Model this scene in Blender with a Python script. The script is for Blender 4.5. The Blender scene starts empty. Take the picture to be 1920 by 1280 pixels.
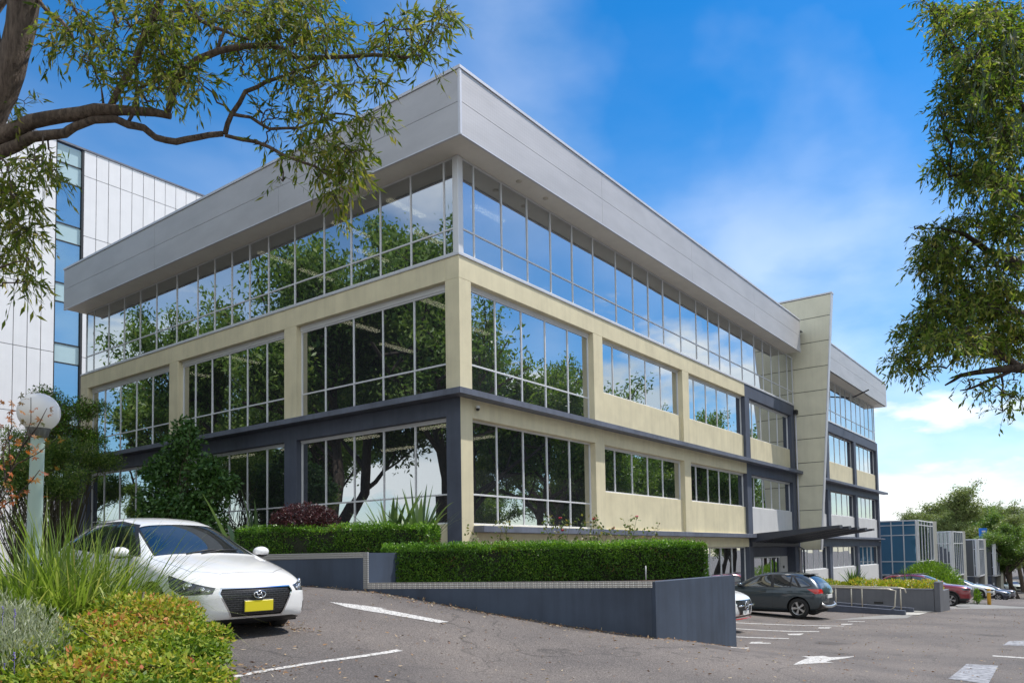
import bpy, bmesh, math, random
import numpy as np
from mathutils import Vector, Matrix
R_ = math.radians
random.seed(7); rng = np.random.default_rng(7)
scene = bpy.context.scene
COL = scene.collection

# ---------------------------------------------------------------- camera
CAM = np.array([-15.4084673, -13.2758498, -0.7652652])
CR = np.array([0.603051, -0.79755, -0.015605])
CU = np.array([-0.0321628, -0.0438565, 0.99852])
CF = np.array([0.797054, 0.6016566, 0.0520991])
FP, PY = 1459.61, 961.97
cd = bpy.data.cameras.new('camera'); cam = bpy.data.objects.new('camera', cd); COL.objects.link(cam)
cam.matrix_world = Matrix(((CR[0], CU[0], -CF[0], CAM[0]), (CR[1], CU[1], -CF[1], CAM[1]), (CR[2], CU[2], -CF[2], CAM[2]), (0, 0, 0, 1)))
cd.sensor_width = 36; cd.lens = FP/1920*36; cd.shift_y = (PY-640)/1920; cd.clip_start = .1; cd.clip_end = 3000
scene.camera = cam

# ---------------------------------------------------------------- light
SUN_EL, SUN_AZ = 58.0, (0.86, -0.51)          # height in degrees, horizontal direction towards the sun
scene.view_settings.view_transform = 'Standard'; scene.view_settings.look = 'None'
scene.view_settings.exposure = 1.38; scene.view_settings.gamma = 1
sd = bpy.data.lights.new('sun', 'SUN'); sd.energy = 2.0; sd.angle = R_(.6); sd.color = (1, .95, .88)
sun = bpy.data.objects.new('sun', sd); COL.objects.link(sun)
sv = Vector((SUN_AZ[0]*math.cos(R_(SUN_EL)), SUN_AZ[1]*math.cos(R_(SUN_EL)), math.sin(R_(SUN_EL))))
sun.rotation_euler = sv.to_track_quat('Z', 'Y').to_euler(); sun.location = sv*60

world = bpy.data.worlds.new('World'); scene.world = world; world.use_nodes = True
wt = world.node_tree; wt.nodes.clear()
def wn(t, **k):
    n = wt.nodes.new(t)
    for a, b in k.items(): setattr(n, a, b)
    return n
def wl(a, b): wt.links.new(a, b)
out = wn('ShaderNodeOutputWorld'); bg = wn('ShaderNodeBackground'); bg.inputs['Strength'].default_value = .15
sky = wn('ShaderNodeTexSky', sky_type='NISHITA', sun_disc=False, sun_elevation=R_(SUN_EL), altitude=50, air_density=1.0, dust_density=.6, ozone_density=2.2)
sky.sun_rotation = math.atan2(SUN_AZ[0], SUN_AZ[1])
hsv = wn('ShaderNodeHueSaturation'); hsv.inputs['Saturation'].default_value = 2.1; hsv.inputs['Value'].default_value = .43
wl(sky.outputs[0], hsv.inputs['Color'])
tc = wn('ShaderNodeTexCoord'); sep = wn('ShaderNodeSeparateXYZ'); wl(tc.outputs['Generated'], sep.inputs[0])
def wmath(op, a, b=None, clamp=False):
    m = wn('ShaderNodeMath', operation=op, use_clamp=clamp)
    for i, v in enumerate((a, b)):
        if v is None: continue
        if isinstance(v, (int, float)): m.inputs[i].default_value = v
        else: wl(v, m.inputs[i])
    return m.outputs[0]
def wramp(fac, stops):
    r = wn('ShaderNodeValToRGB'); wl(fac, r.inputs[0]); e = r.color_ramp.elements
    while len(e) < len(stops): e.new(.5)
    for x, (p, c) in zip(e, stops): x.position = p; x.color = (c, c, c, 1)
    return r.outputs[0]
# cumulus banked up towards the horizon
mp = wn('ShaderNodeMapping'); mp.inputs['Scale'].default_value = (1, 1, 2.6); wl(tc.outputs['Generated'], mp.inputs[0])
n1 = wn('ShaderNodeTexNoise'); n1.inputs['Scale'].default_value = 2.9; n1.inputs['Detail'].default_value = 9; n1.inputs['Roughness'].default_value = .52
mp.inputs['Location'].default_value = (1.3, 8.2, 2.4)
wl(mp.outputs[0], n1.inputs['Vector'])
low = wramp(sep.outputs['Z'], [(0, .15), (.10, .17), (.21, .21), (.28, .10), (.36, .0)])
c1 = wramp(wmath('SUBTRACT', wmath('ADD', n1.outputs[0], low), .10), [(.54, 0), (.63, .95)])
# thin high cirrus streaks
mp2 = wn('ShaderNodeMapping'); mp2.inputs['Scale'].default_value = (.7, 2.4, 2.6); mp2.inputs['Rotation'].default_value = (.3, .5, .75); wl(tc.outputs['Generated'], mp2.inputs[0])
n2 = wn('ShaderNodeTexNoise'); n2.inputs['Scale'].default_value = 1.5; n2.inputs['Detail'].default_value = 5; n2.inputs['Roughness'].default_value = .45
wl(mp2.outputs[0], n2.inputs['Vector'])
c2 = wramp(n2.outputs[0], [(.46, 0), (.8, .34)])
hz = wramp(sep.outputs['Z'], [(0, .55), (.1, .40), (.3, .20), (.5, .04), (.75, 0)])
# extra cloud added behind the camera to lift ambient light; the windows mirror it
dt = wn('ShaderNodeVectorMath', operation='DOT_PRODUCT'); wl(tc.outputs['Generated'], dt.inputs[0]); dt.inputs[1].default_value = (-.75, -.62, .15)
fill_cloud = wramp(wmath('ADD', dt.outputs['Value'], wmath('MULTIPLY', wmath('SUBTRACT', n1.outputs[0], .5), 1.6)), [(-.05, 0), (.6, .92)])
cov = wmath('MAXIMUM', wmath('MAXIMUM', c1, fill_cloud), wmath('ADD', c2, hz, True), True)
n3 = wn('ShaderNodeTexNoise'); n3.inputs['Scale'].default_value = 5; n3.inputs['Detail'].default_value = 6; wl(mp.outputs[0], n3.inputs['Vector'])
cr_ = wn('ShaderNodeValToRGB'); wl(n3.outputs[0], cr_.inputs[0])
cr_.color_ramp.elements[0].position = .36; cr_.color_ramp.elements[0].color = (2.1, 2.42, 2.68, 1)
cr_.color_ramp.elements[1].position = .56; cr_.color_ramp.elements[1].color = (3.3, 3.4, 3.45, 1)
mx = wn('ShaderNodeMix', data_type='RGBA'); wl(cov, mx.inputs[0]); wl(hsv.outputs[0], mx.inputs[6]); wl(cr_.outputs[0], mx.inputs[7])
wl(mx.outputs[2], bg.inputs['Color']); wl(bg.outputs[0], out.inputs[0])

# ---------------------------------------------------------------- helpers
def at(x, y, d):
    """photo position (1920 x 1280) at distance d from the camera -> place in the world, used for surveying the site"""
    return CAM + CF*d + CR*(x-960)/FP*d - CU*(y-PY)/FP*d
def tag(o, label=None, cat=None, group=None, kind=None):
    if label: o['label'] = label
    if cat: o['category'] = cat
    if group: o['group'] = group
    if kind: o['kind'] = kind
    return o
def link(name, me, parent=None, loc=None, rz=None):
    o = bpy.data.objects.new(name, me); COL.objects.link(o)
    if parent is not None: o.parent = parent
    if loc is not None: o.location = tuple(float(v) for v in loc)
    if rz is not None: o.rotation_euler[2] = rz
    return o
def empty(name, loc=(0, 0, 0), rz=0, **k):
    o = link(name, None, None, loc, rz); o.empty_display_size = .3
    return tag(o, **k)
def copy_tree(o, parent=None):
    c = o.copy(); COL.objects.link(c)
    if parent is not None:
        c.parent = parent; c.matrix_parent_inverse = o.matrix_parent_inverse.copy()
    for ch in list(o.children): copy_tree(ch, c)
    return c
def to_mesh(bm, name, mat, smooth=False):
    me = bpy.data.meshes.new(name); bm.normal_update(); bm.to_mesh(me); bm.free()
    if mat is not None:
        for m in (mat if isinstance(mat, (list, tuple)) else [mat]): me.materials.append(m)
    if smooth:
        me.polygons.foreach_set('use_smooth', [True]*len(me.polygons))
    return me
def obj(name, bm, mat, parent=None, smooth=False, loc=None, rz=None):
    return link(name, to_mesh(bm, name, mat, smooth), parent, loc, rz)
def bm_box(bm, x0, x1, y0, y1, z0, z1, bev=0):
    vs = [bm.verts.new((x, y, z)) for x in (x0, x1) for y in (y0, y1) for z in (z0, z1)]
    fs = [bm.faces.new([vs[i] for i in q]) for q in ((0, 1, 3, 2), (4, 6, 7, 5), (0, 4, 5, 1), (2, 3, 7, 6), (0, 2, 6, 4), (1, 5, 7, 3))]
    bmesh.ops.recalc_face_normals(bm, faces=fs)
    if bev:
        es = list({e for f in fs for e in f.edges})
        bmesh.ops.bevel(bm, geom=es, offset=bev, segments=1, affect='EDGES')
def box(name, x0, x1, y0, y1, z0, z1, mat, parent=None, bev=0):
    bm = bmesh.new(); bm_box(bm, min(x0, x1), max(x0, x1), min(y0, y1), max(y0, y1), z0, z1, bev)
    return obj(name, bm, mat, parent)
_cube = {}
def cbox(name, x0, x1, y0, y1, z0, z1, mat, parent=None):
    """a box that shares one unit mesh per material"""
    if mat.name not in _cube:
        bm = bmesh.new(); bm_box(bm, -.5, .5, -.5, .5, -.5, .5); _cube[mat.name] = to_mesh(bm, 'unit_box', mat)
    o = link(name, _cube[mat.name], parent, ((x0+x1)/2, (y0+y1)/2, (z0+z1)/2))
    o.scale = (abs(x1-x0), abs(y1-y0), abs(z1-z0)); return o
def bm_tube(bm, pts, rad, seg=8, cap=True):
    pts = [Vector([float(c) for c in p]) for p in pts]; n = len(pts)
    rad = rad if hasattr(rad, '__len__') else [rad]*n
    rings = []; up = Vector((0, 0, 1)); prev = None
    for i, p in enumerate(pts):
        t = (pts[min(i+1, n-1)]-pts[max(i-1, 0)])
        if t.length < 1e-9: t = Vector((0, 0, 1))
        t.normalize()
        if prev is None: a = t.orthogonal().normalized()
        else:
            a = prev-t*prev.dot(t)
            a = a.normalized() if a.length > 1e-6 else t.orthogonal().normalized()
        prev = a; b = t.cross(a)
        rings.append([bm.verts.new(p+(a*math.cos(2*math.pi*k/seg)+b*math.sin(2*math.pi*k/seg))*rad[i]) for k in range(seg)])
    for i in range(n-1):
        for k in range(seg):
            f = bm.faces.new((rings[i][k], rings[i][(k+1) % seg], rings[i+1][(k+1) % seg], rings[i+1][k])); f.smooth = True
    if cap:
        bm.faces.new(rings[0][::-1]); bm.faces.new(rings[-1])
def bm_lathe(bm, prof, seg=32, axis='z', c=(0, 0, 0)):
    rings = []
    for r, h in prof:
        ring = []
        for k in range(seg):
            a = 2*math.pi*k/seg; p = (r*math.cos(a), r*math.sin(a), h)
            if axis == 'y': p = (p[0], p[2], p[1])
            if axis == 'x': p = (p[2], p[0], p[1])
            ring.append(bm.verts.new((p[0]+c[0], p[1]+c[1], p[2]+c[2])))
        rings.append(ring)
    fs = []
    for i in range(len(rings)-1):
        for k in range(seg):
            f = bm.faces.new((rings[i][k], rings[i][(k+1) % seg], rings[i+1][(k+1) % seg], rings[i+1][k])); f.smooth = True; fs.append(f)
    bmesh.ops.recalc_face_normals(bm, faces=fs)
def bm_prism(bm, poly, z0, z1):
    a = [bm.verts.new((x, y, z0)) for x, y in poly]; b = [bm.verts.new((x, y, z1)) for x, y in poly]; n = len(poly); fs = []
    fs.append(bm.faces.new(a[::-1])); fs.append(bm.faces.new(b))
    for i in range(n): fs.append(bm.faces.new((a[i], a[(i+1) % n], b[(i+1) % n], b[i])))
    bmesh.ops.recalc_face_normals(bm, faces=fs)
def np_mesh(name, verts, faces, mat, rnd=None, smooth=False):
    """verts (n,3), faces (m,k) arrays, one face attribute 'rnd'"""
    me = bpy.data.meshes.new(name); verts = np.asarray(verts, dtype=np.float32); faces = np.asarray(faces, dtype=np.int32)
    m, k = faces.shape
    me.vertices.add(len(verts)); me.vertices.foreach_set('co', verts.ravel())
    me.loops.add(m*k); me.loops.foreach_set('vertex_index', faces.ravel())
    me.polygons.add(m); me.polygons.foreach_set('loop_start', np.arange(0, m*k, k, dtype=np.int32)); me.polygons.foreach_set('loop_total', np.full(m, k, dtype=np.int32))
    if smooth: me.polygons.foreach_set('use_smooth', np.ones(m, dtype=bool))
    me.update(calc_edges=True)
    if rnd is not None:
        at_ = me.attributes.new('rnd', 'FLOAT', 'FACE'); at_.data.foreach_set('value', np.asarray(rnd, dtype=np.float32))
    if mat is not None:
        for q in (mat if isinstance(mat, (list, tuple)) else [mat]): me.materials.append(q)
    return me

# ---------------------------------------------------------------- materials
def lin(r, g, b):
    f = lambda v: (v/255/12.92) if v/255 <= .04045 else ((v/255+.055)/1.055)**2.4
    return (f(r), f(g), f(b), 1)
def mat_base(name):
    m = bpy.data.materials.new(name); m.use_nodes = True; nt = m.node_tree; nt.nodes.clear()
    o = nt.nodes.new('ShaderNodeOutputMaterial'); p = nt.nodes.new('ShaderNodeBsdfPrincipled'); nt.links.new(p.outputs[0], o.inputs[0])
    return m, nt, p, o
def noise(nt, scale, detail=4, rough=.5, vec=None, sc=None):
    n = nt.nodes.new('ShaderNodeTexNoise'); n.inputs['Scale'].default_value = scale; n.inputs['Detail'].default_value = detail; n.inputs['Roughness'].default_value = rough
    if vec is None:
        t = nt.nodes.new('ShaderNodeTexCoord'); vec = t.outputs['Object']
    if sc:
        mp_ = nt.nodes.new('ShaderNodeMapping'); mp_.inputs['Scale'].default_value = sc; nt.links.new(vec, mp_.inputs[0]); vec = mp_.outputs[0]
    nt.links.new(vec, n.inputs['Vector']); return n.outputs[0]
def ramp(nt, fac, stops):
    r = nt.nodes.new('ShaderNodeValToRGB'); nt.links.new(fac, r.inputs[0]); e = r.color_ramp.elements
    while len(e) < len(stops): e.new(.5)
    for x, (p, c) in zip(e, stops): x.position = p; x.color = (c[0], c[1], c[2], 1)
    return r.outputs[0]
def mixc(nt, fac, a, b, blend='MIX'):
    m = nt.nodes.new('ShaderNodeMix'); m.data_type = 'RGBA'; m.blend_type = blend
    for i, v in ((0, fac), (6, a), (7, b)):
        if isinstance(v, (int, float)): m.inputs[i].default_value = v
        elif isinstance(v, (tuple, list)): m.inputs[i].default_value = (v[0], v[1], v[2], 1)
        else: nt.links.new(v, m.inputs[i])
    return m.outputs[2]
def bump(nt, p, h, strength, dist=.02):
    b = nt.nodes.new('ShaderNodeBump'); b.inputs['Strength'].default_value = strength; b.inputs['Distance'].default_value = dist
    nt.links.new(h, b.inputs['Height']); nt.links.new(b.outputs[0], p.inputs['Normal'])
def world_pos(nt):
    g = nt.nodes.new('ShaderNodeNewGeometry'); return g.outputs['Position']
def painted(name, col, rough=.6, var=.12, metal=0, streak=True, bmp=.15, scale=1.2, coat=0):
    """paint, render or coated metal: mottled, with faint vertical run-off streaks"""
    m, nt, p, o = mat_base(name); P = world_pos(nt)
    n1 = noise(nt, scale, 6, .6, P); c = ramp(nt, n1, [(.3, [v*(1-var) for v in col[:3]]), (.7, [min(1, v*(1+var)) for v in col[:3]])])
    if streak:
        n2 = noise(nt, 1.0, 5, .6, P, (5, 5, .35)); s = ramp(nt, n2, [(.45, (1, 1, 1)), (.75, (1-var*1.5,)*3)])
        c = mixc(nt, .8, c, s, 'MULTIPLY')
    nt.links.new(c, p.inputs['Base Color']); p.inputs['Roughness'].default_value = rough; p.inputs['Metallic'].default_value = metal
    if coat: p.inputs['Coat Weight'].default_value = coat; p.inputs['Coat Roughness'].default_value = .04
    if bmp: bump(nt, p, noise(nt, 60, 3, .6, P), bmp, .004)
    return m
def plain(name, col, rough=.5, metal=0, spec=.5, emit=0):
    m, nt, p, o = mat_base(name); p.inputs['Base Color'].default_value = (col[0], col[1], col[2], 1); p.inputs['Roughness'].default_value = rough
    p.inputs['Metallic'].default_value = metal; p.inputs['Specular IOR Level'].default_value = spec
    if emit: p.inputs['Emission Color'].default_value = (col[0], col[1], col[2], 1); p.inputs['Emission Strength'].default_value = emit
    return m
def glass_mat(name, refl, tint, trans, rough=0.0, wav=0.0, dmix=.25, rmin=.44):
    """reflective tinted glazing: mirror layer over a tinted see-through layer"""
    m = bpy.data.materials.new(name); m.use_nodes = True; nt = m.node_tree; nt.nodes.clear()
    o = nt.nodes.new('ShaderNodeOutputMaterial'); g = nt.nodes.new('ShaderNodeBsdfGlossy'); g.inputs['Roughness'].default_value = rough; g.inputs['Color'].default_value = (*refl, 1)
    t = nt.nodes.new('ShaderNodeBsdfTransparent'); t.inputs['Color'].default_value = (*trans, 1)
    df = nt.nodes.new('ShaderNodeBsdfDiffuse'); df.inputs['Color'].default_value = (*tint, 1)
    m1 = nt.nodes.new('ShaderNodeMixShader'); m1.inputs[0].default_value = dmix; nt.links.new(t.outputs[0], m1.inputs[1]); nt.links.new(df.outputs[0], m1.inputs[2])
    lw = nt.nodes.new('ShaderNodeLayerWeight'); lw.inputs[0].default_value = .32
    mr = nt.nodes.new('ShaderNodeMapRange'); mr.inputs['From Min'].default_value = 0; mr.inputs['From Max'].default_value = 1; mr.inputs['To Min'].default_value = rmin; mr.inputs['To Max'].default_value = 1
    nt.links.new(lw.outputs['Facing'], mr.inputs[0])
    m2 = nt.nodes.new('ShaderNodeMixShader'); nt.links.new(mr.outputs[0], m2.inputs[0]); nt.links.new(m1.outputs[0], m2.inputs[1]); nt.links.new(g.outputs[0], m2.inputs[2])
    if wav:
        b = nt.nodes.new('ShaderNodeBump'); b.inputs['Strength'].default_value = wav; b.inputs['Distance'].default_value = .01
        nt.links.new(noise(nt, .9, 1, .4, world_pos(nt)), b.inputs['Height']); nt.links.new(b.outputs[0], g.inputs['Normal'])
    nt.links.new(m2.outputs[0], o.inputs[0]); return m
def leaf_mat(name, cols, trans=.35, rough=.45, spec=.35):
    """leaf colour varies from leaf to leaf through the face attribute rnd"""
    m, nt, p, o = mat_base(name)
    a = nt.nodes.new('ShaderNodeAttribute'); a.attribute_name = 'rnd'
    c = ramp(nt, a.outputs['Fac'], [(i/(len(cols)-1), q) for i, q in enumerate(cols)])
    nt.links.new(c, p.inputs['Base Color']); p.inputs['Roughness'].default_value = rough; p.inputs['Specular IOR Level'].default_value = spec
    t = nt.nodes.new('ShaderNodeBsdfTranslucent'); c2 = mixc(nt, 1.0, c, (1.5, 1.6, .7), 'MULTIPLY'); nt.links.new(c2, t.inputs['Color'])
    mx_ = nt.nodes.new('ShaderNodeMixShader'); mx_.inputs[0].default_value = trans
    nt.links.new(p.outputs[0], mx_.inputs[1]); nt.links.new(t.outputs[0], mx_.inputs[2]); nt.links.new(mx_.outputs[0], o.inputs[0])
    return m
def bark_mat(name, a, b, sc=(14, 14, 2.5)):
    m, nt, p, o = mat_base(name); P = world_pos(nt)
    n = noise(nt, 1.6, 8, .65, P, sc); c = ramp(nt, n, [(.32, a), (.68, b)])
    n2 = noise(nt, .9, 3, .5, P); c = mixc(nt, .5, c, ramp(nt, n2, [(.35, (.6, .6, .6)), (.65, (1.1, 1.1, 1.1))]), 'MULTIPLY')
    nt.links.new(c, p.inputs['Base Color']); p.inputs['Roughness'].default_value = .9; bump(nt, p, n, .9, .03); return m

M = {}
M['cream'] = painted('cream_render', (.67, .605, .415), .75, .09)
M['navy'] = painted('navy_render', (.075, .088, .125), .6, .16)
M['white'] = painted('off_white_render', (.62, .62, .62), .7, .05)
M['silver'] = painted('silver_frame', (.68, .69, .71), .45, .04, .1, False, 0)
M['sill'] = painted('silver_flashing', (.62, .62, .65), .45, .06, .3, False, 0)
M['soffit'] = painted('soffit_board', (.74, .71, .64), .8, .05)
M['roof'] = painted('roof_sheet', (.3, .31, .32), .6, .1)
M['dark'] = plain('dark_void', (.012, .013, .015), .9)
M['inner'] = plain('dim_interior_wall', (.12, .12, .115), .9)
M['ceil'] = plain('interior_ceiling', (.30, .30, .28), .9)
M['floor'] = plain('interior_carpet', (.05, .05, .055), .95)
M['tube'] = plain('ceiling_light', (1, .88, .62), .5, 0, .5, 2.2)
M['glass'] = glass_mat('tinted_facade_glass', (.82, .85, .87), (.085, .095, .105), (.45, .47, .47), 0.0, .09, .38)
M['glass2'] = glass_mat('blue_tower_glass', (.62, .86, 1.0), (.1, .3, .5), (.05, .1, .15))
M['spangl'] = painted('pale_spandrel_glass', (.42, .56, .60), .15, .03, 0, False, 0)
M['black'] = plain('black_plastic', (.015, .015, .017), .5)
M['rubber'] = plain('tyre_rubber', (.02, .02, .021), .85)
M['chrome'] = plain('chrome', (.75, .76, .78), .12, 1)
M['steel'] = painted('brushed_stainless', (.58, .54, .46), .38, .05, .45, False, 0)
# perforated fascia cladding: fine rows of dimples
m, nt, p, o = mat_base('perforated_fascia'); P = world_pos(nt)
br = nt.nodes.new('ShaderNodeTexVoronoi'); br.inputs['Scale'].default_value = 11; br.inputs['Randomness'].default_value = 0; nt.links.new(P, br.inputs['Vector'])
c = ramp(nt, br.outputs['Distance'], [(.30, (.20, .195, .195)), (.42, (.50, .485, .485))])
sepz = nt.nodes.new('ShaderNodeSeparateXYZ'); nt.links.new(P, sepz.inputs[0])
n = noise(nt, .5, 5, .6, P, (1, 1, 3)); c = mixc(nt, .6, c, ramp(nt, n, [(.35, (.86, .86, .86)), (.65, (1.08, 1.08, 1.08))]), 'MULTIPLY')
nt.links.new(c, p.inputs['Base Color']); p.inputs['Roughness'].default_value = .5; p.inputs['Metallic'].default_value = .25
bump(nt, p, br.outputs['Distance'], .4, .01); M['fascia'] = m
# asphalt
m, nt, p, o = mat_base('worn_asphalt'); P = world_pos(nt)
a = ramp(nt, noise(nt, 55, 2, .7, P), [(.3, (.050, .043, .039)), (.5, (.108, .096, .090)), (.70, (.24, .215, .20))])
b = ramp(nt, noise(nt, .35, 6, .62, P), [(.3, (.66, .66, .69)), (.5, (1, .98, .97)), (.68, (1.3, 1.26, 1.22))])
c = mixc(nt, 1, a, b, 'MULTIPLY')
vo = nt.nodes.new('ShaderNodeTexVoronoi'); vo.feature = 'DISTANCE_TO_EDGE'; vo.inputs['Scale'].default_value = .16
wv = nt.nodes.new('ShaderNodeVectorMath'); wv.operation = 'ADD'
nz = nt.nodes.new('ShaderNodeTexNoise'); nz.inputs['Scale'].default_value = 1.3; nz.inputs['Detail'].default_value = 5; nt.links.new(P, nz.inputs['Vector'])
nt.links.new(P, wv.inputs[0]); nt.links.new(nz.outputs['Color'], wv.inputs[1]); nt.links.new(wv.outputs[0], vo.inputs['Vector'])
c = mixc(nt, 1, c, ramp(nt, vo.outputs['Distance'], [(0, (.55, .55, .55)), (.004, (1, 1, 1))]), 'MULTIPLY')
st = ramp(nt, noise(nt, 1.1, 7, .7, P, (1, 1, 1)), [(.60, (1, 1, 1)), (.70, (.66, .66, .69))]); c = mixc(nt, .85, c, st, 'MULTIPLY')
oil = ramp(nt, noise(nt, .8, 2, .3, P), [(.70, (1, 1, 1)), (.74, (.5, .49, .5))]); c = mixc(nt, .7, c, oil, 'MULTIPLY')
nt.links.new(c, p.inputs['Base Color']); p.inputs['Roughness'].default_value = .85; bump(nt, p, noise(nt, 70, 3, .7, P), .5, .012); M['asphalt'] = m
# worn road paint
m, nt, p, o = mat_base('road_paint'); P = world_pos(nt)
n = noise(nt, 30, 6, .75, P); c = ramp(nt, n, [(.42, (.19, .18, .17)), (.53, (.60, .59, .575))])
nt.links.new(c, p.inputs['Base Color']); p.inputs['Roughness'].default_value = .8; bump(nt, p, noise(nt, 70, 3, .7, P), .4, .01); M['paint'] = m
m, nt, p, o = mat_base('faded_patch'); P = world_pos(nt)
n = noise(nt, 9, 8, .75, P); c = ramp(nt, n, [(.38, (.10, .10, .11)), (.55, (.30, .31, .34)), (.7, (.46, .47, .5))])
nt.links.new(c, p.inputs['Base Color']); p.inputs['Roughness'].default_value = .85; M['patch'] = m
m, nt, p, o = mat_base('tread_plate'); P = world_pos(nt)
ch = nt.nodes.new('ShaderNodeTexVoronoi'); ch.inputs['Scale'].default_value = 26; ch.inputs['Randomness'].default_value = 0; nt.links.new(P, ch.inputs['Vector'])
c = ramp(nt, ch.outputs['Distance'], [(.2, (.72, .68, .62)), (.5, (.40, .38, .36))]); nt.links.new(c, p.inputs['Base Color'])
p.inputs['Metallic'].default_value = .7; p.inputs['Roughness'].default_value = .35; bump(nt, p, ch.outputs['Distance'], 1, .02); M['tread'] = m
m, nt, p, o = mat_base('planting_soil'); P = world_pos(nt)
nt.links.new(ramp(nt, noise(nt, 14, 8, .75, P), [(.3, (.025, .015, .01)), (.55, (.09, .05, .03)), (.75, (.22, .13, .07))]), p.inputs['Base Color']); p.inputs['Roughness'].default_value = .95
bump(nt, p, noise(nt, 20, 6, .7, P), 1, .04); M['soil'] = m
G = {}
G['gum'] = leaf_mat('gum_leaf', [(.045, .08, .014), (.09, .135, .02), (.16, .19, .035), (.25, .24, .055), (.36, .28, .09)], .42, .6, .2)
G['bough'] = leaf_mat('bough_leaf', [(.04, .08, .016), (.09, .15, .024), (.17, .22, .04), (.27, .28, .07), (.34, .26, .10)], .45, .6, .2)
G['dark'] = leaf_mat('dark_tree_leaf', [(.04, .08, .018), (.08, .15, .03), (.15, .23, .05), (.24, .29, .08)], .4)
G['grey'] = leaf_mat('grey_gum_leaf', [(.035, .055, .035), (.06, .085, .05), (.09, .12, .07)], .25)
G['hedge'] = leaf_mat('box_hedge_leaf', [(.16, .09, .03), (.03, .08, .010), (.06, .15, .018), (.12, .25, .028), (.26, .42, .05)], .3, .35)
G['grass'] = leaf_mat('strap_grass', [(.06, .105, .018), (.12, .19, .03), (.22, .30, .06), (.42, .46, .18), (.36, .30, .14)], .3, .4)
G['nandina'] = leaf_mat('nandina_leaf', [(.07, .13, .012), (.13, .21, .02), (.27, .33, .04), (.40, .36, .06), (.46, .20, .07), (.40, .09, .05)], .3, .5, .2)
G['lav'] = leaf_mat('lavender_leaf', [(.18, .21, .13), (.30, .33, .23), (.44, .46, .35)], .25, .7)
G['flax'] = leaf_mat('flax_leaf', [(.05, .09, .04), (.10, .165, .07), (.17, .24, .11)], .2, .4)
G['burg'] = leaf_mat('burgundy_leaf', [(.02, .008, .01), (.05, .015, .02), (.10, .028, .035)], .2, .45)
G['maple'] = leaf_mat('maple_leaf', [(.05, .06, .015), (.14, .09, .02), (.26, .08, .03), (.40, .11, .03), (.38, .2, .1)], .35)
G['fern'] = leaf_mat('broad_tree_leaf', [(.03, .075, .018), (.055, .13, .03), (.11, .21, .05)], .25, .4)
G['lime'] = leaf_mat('bright_bush_leaf', [(.06, .13, .012), (.13, .24, .02), (.24, .36, .045)], .3, .4)
G['gold'] = leaf_mat('golden_shrub_leaf', [(.12, .22, .02), (.26, .36, .03), (.48, .46, .05), (.6, .34, .07)], .3, .4)
G['bluegum'] = leaf_mat('forest_leaf', [(.10, .13, .045), (.17, .21, .07), (.24, .29, .11), (.32, .35, .15)], .25)
G['litter'] = leaf_mat('dry_leaf', [(.10, .04, .02), (.22, .11, .05), (.38, .25, .14), (.5, .42, .3)], .1, .8)
G['rose'] = leaf_mat('rose_leaf', [(.05, .09, .02), (.13, .18, .05), (.25, .2, .08)], .3)
M['bark'] = bark_mat('grey_brown_bark', (.045, .03, .022), (.20, .15, .115))
M['bark2'] = bark_mat('dark_bark', (.02, .014, .01), (.09, .065, .05))
M['stem'] = plain('green_brown_stem', (.08, .07, .04), .8)
# ================================================================ ground
ANCH = [(*at(690, 1102, 14.2),), (*at(560, 1097, 14.8),), (*at(1228, 1192, 12.9),), (*at(1376, 1215, 15.2),),
        (-9.7, -5.2, -1.73), (-10, -.9, -1.56), (12.2, -4.94, -3.12), (31.45, -6.99, -3.9), (40.8, -7.6, -4.41), (109, -3, -7.7),
        (-15.4, -13.3, -2.40), (-10.4, -8.2, -1.93), (*at(450, 1280, 6.9),), (*at(960, 1280, 9.0),), (*at(1900, 1280, 11.3),),
        (5.0, -7.0, -2.92), (24, -1.5, -3.3), (47, 0, -3.95), (-7, 12, -1.15), (-12, 6, -1.3), (7, 40, -1.5), (-34, 0, -1.7), (-34, -34, -2.5), (0, -44, -3.2), (45, -40, -5.0),
        (150, -5, -8.2), (260, 40, -6), (260, -120, -6), (40, 90, -3), (-90, 0, -2), (-60, 90, -2), (0, -120, -4), (120, 60, -7), (20, -16, -3.35), (16, -7.6, -3.2), (60, 10, -5), (75, -8, -6.1)]
AN = np.array([[float(v) for v in a] for a in ANCH])
def _solve():
    n = len(AN); A = np.zeros((n+3, n+3)); dd = np.sqrt(((AN[:, None, :2]-AN[None, :, :2])**2).sum(-1))
    A[:n, :n] = dd; A[:n, n] = 1; A[:n, n+1:] = AN[:, :2]; A[n, :n] = 1; A[n+1:, :n] = AN[:, :2].T
    return np.linalg.solve(A, np.concatenate([AN[:, 2], [0, 0, 0]]))
WG = _solve()
def gz(x, y):
    x = np.asarray(x, float); y = np.asarray(y, float)
    d = np.sqrt((x[..., None]-AN[:, 0])**2+(y[..., None]-AN[:, 1])**2+.3)
    z = d@WG[:len(AN)]+WG[-3]+WG[-2]*x+WG[-1]*y
    far = np.clip((np.sqrt((x-20)**2+y**2)-200)/400, 0, 1)
    return z*(1-far)+(-6)*far
def G_(x, y, up=0.0): return (float(x), float(y), float(gz(x, y))+up)
def on_ground(px, py, up=0.0):
    """where the sight line through a photo position meets the tarmac"""
    D = at(px, py, 1)-CAM; t = 4.0
    for _ in range(60):
        p = CAM+D*t; h = p[2]-(float(gz(p[0], p[1]))+up)
        t += h/max(.03, -D[2])*.6
        t = max(1, min(t, 400))
    return CAM+D*t
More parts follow.
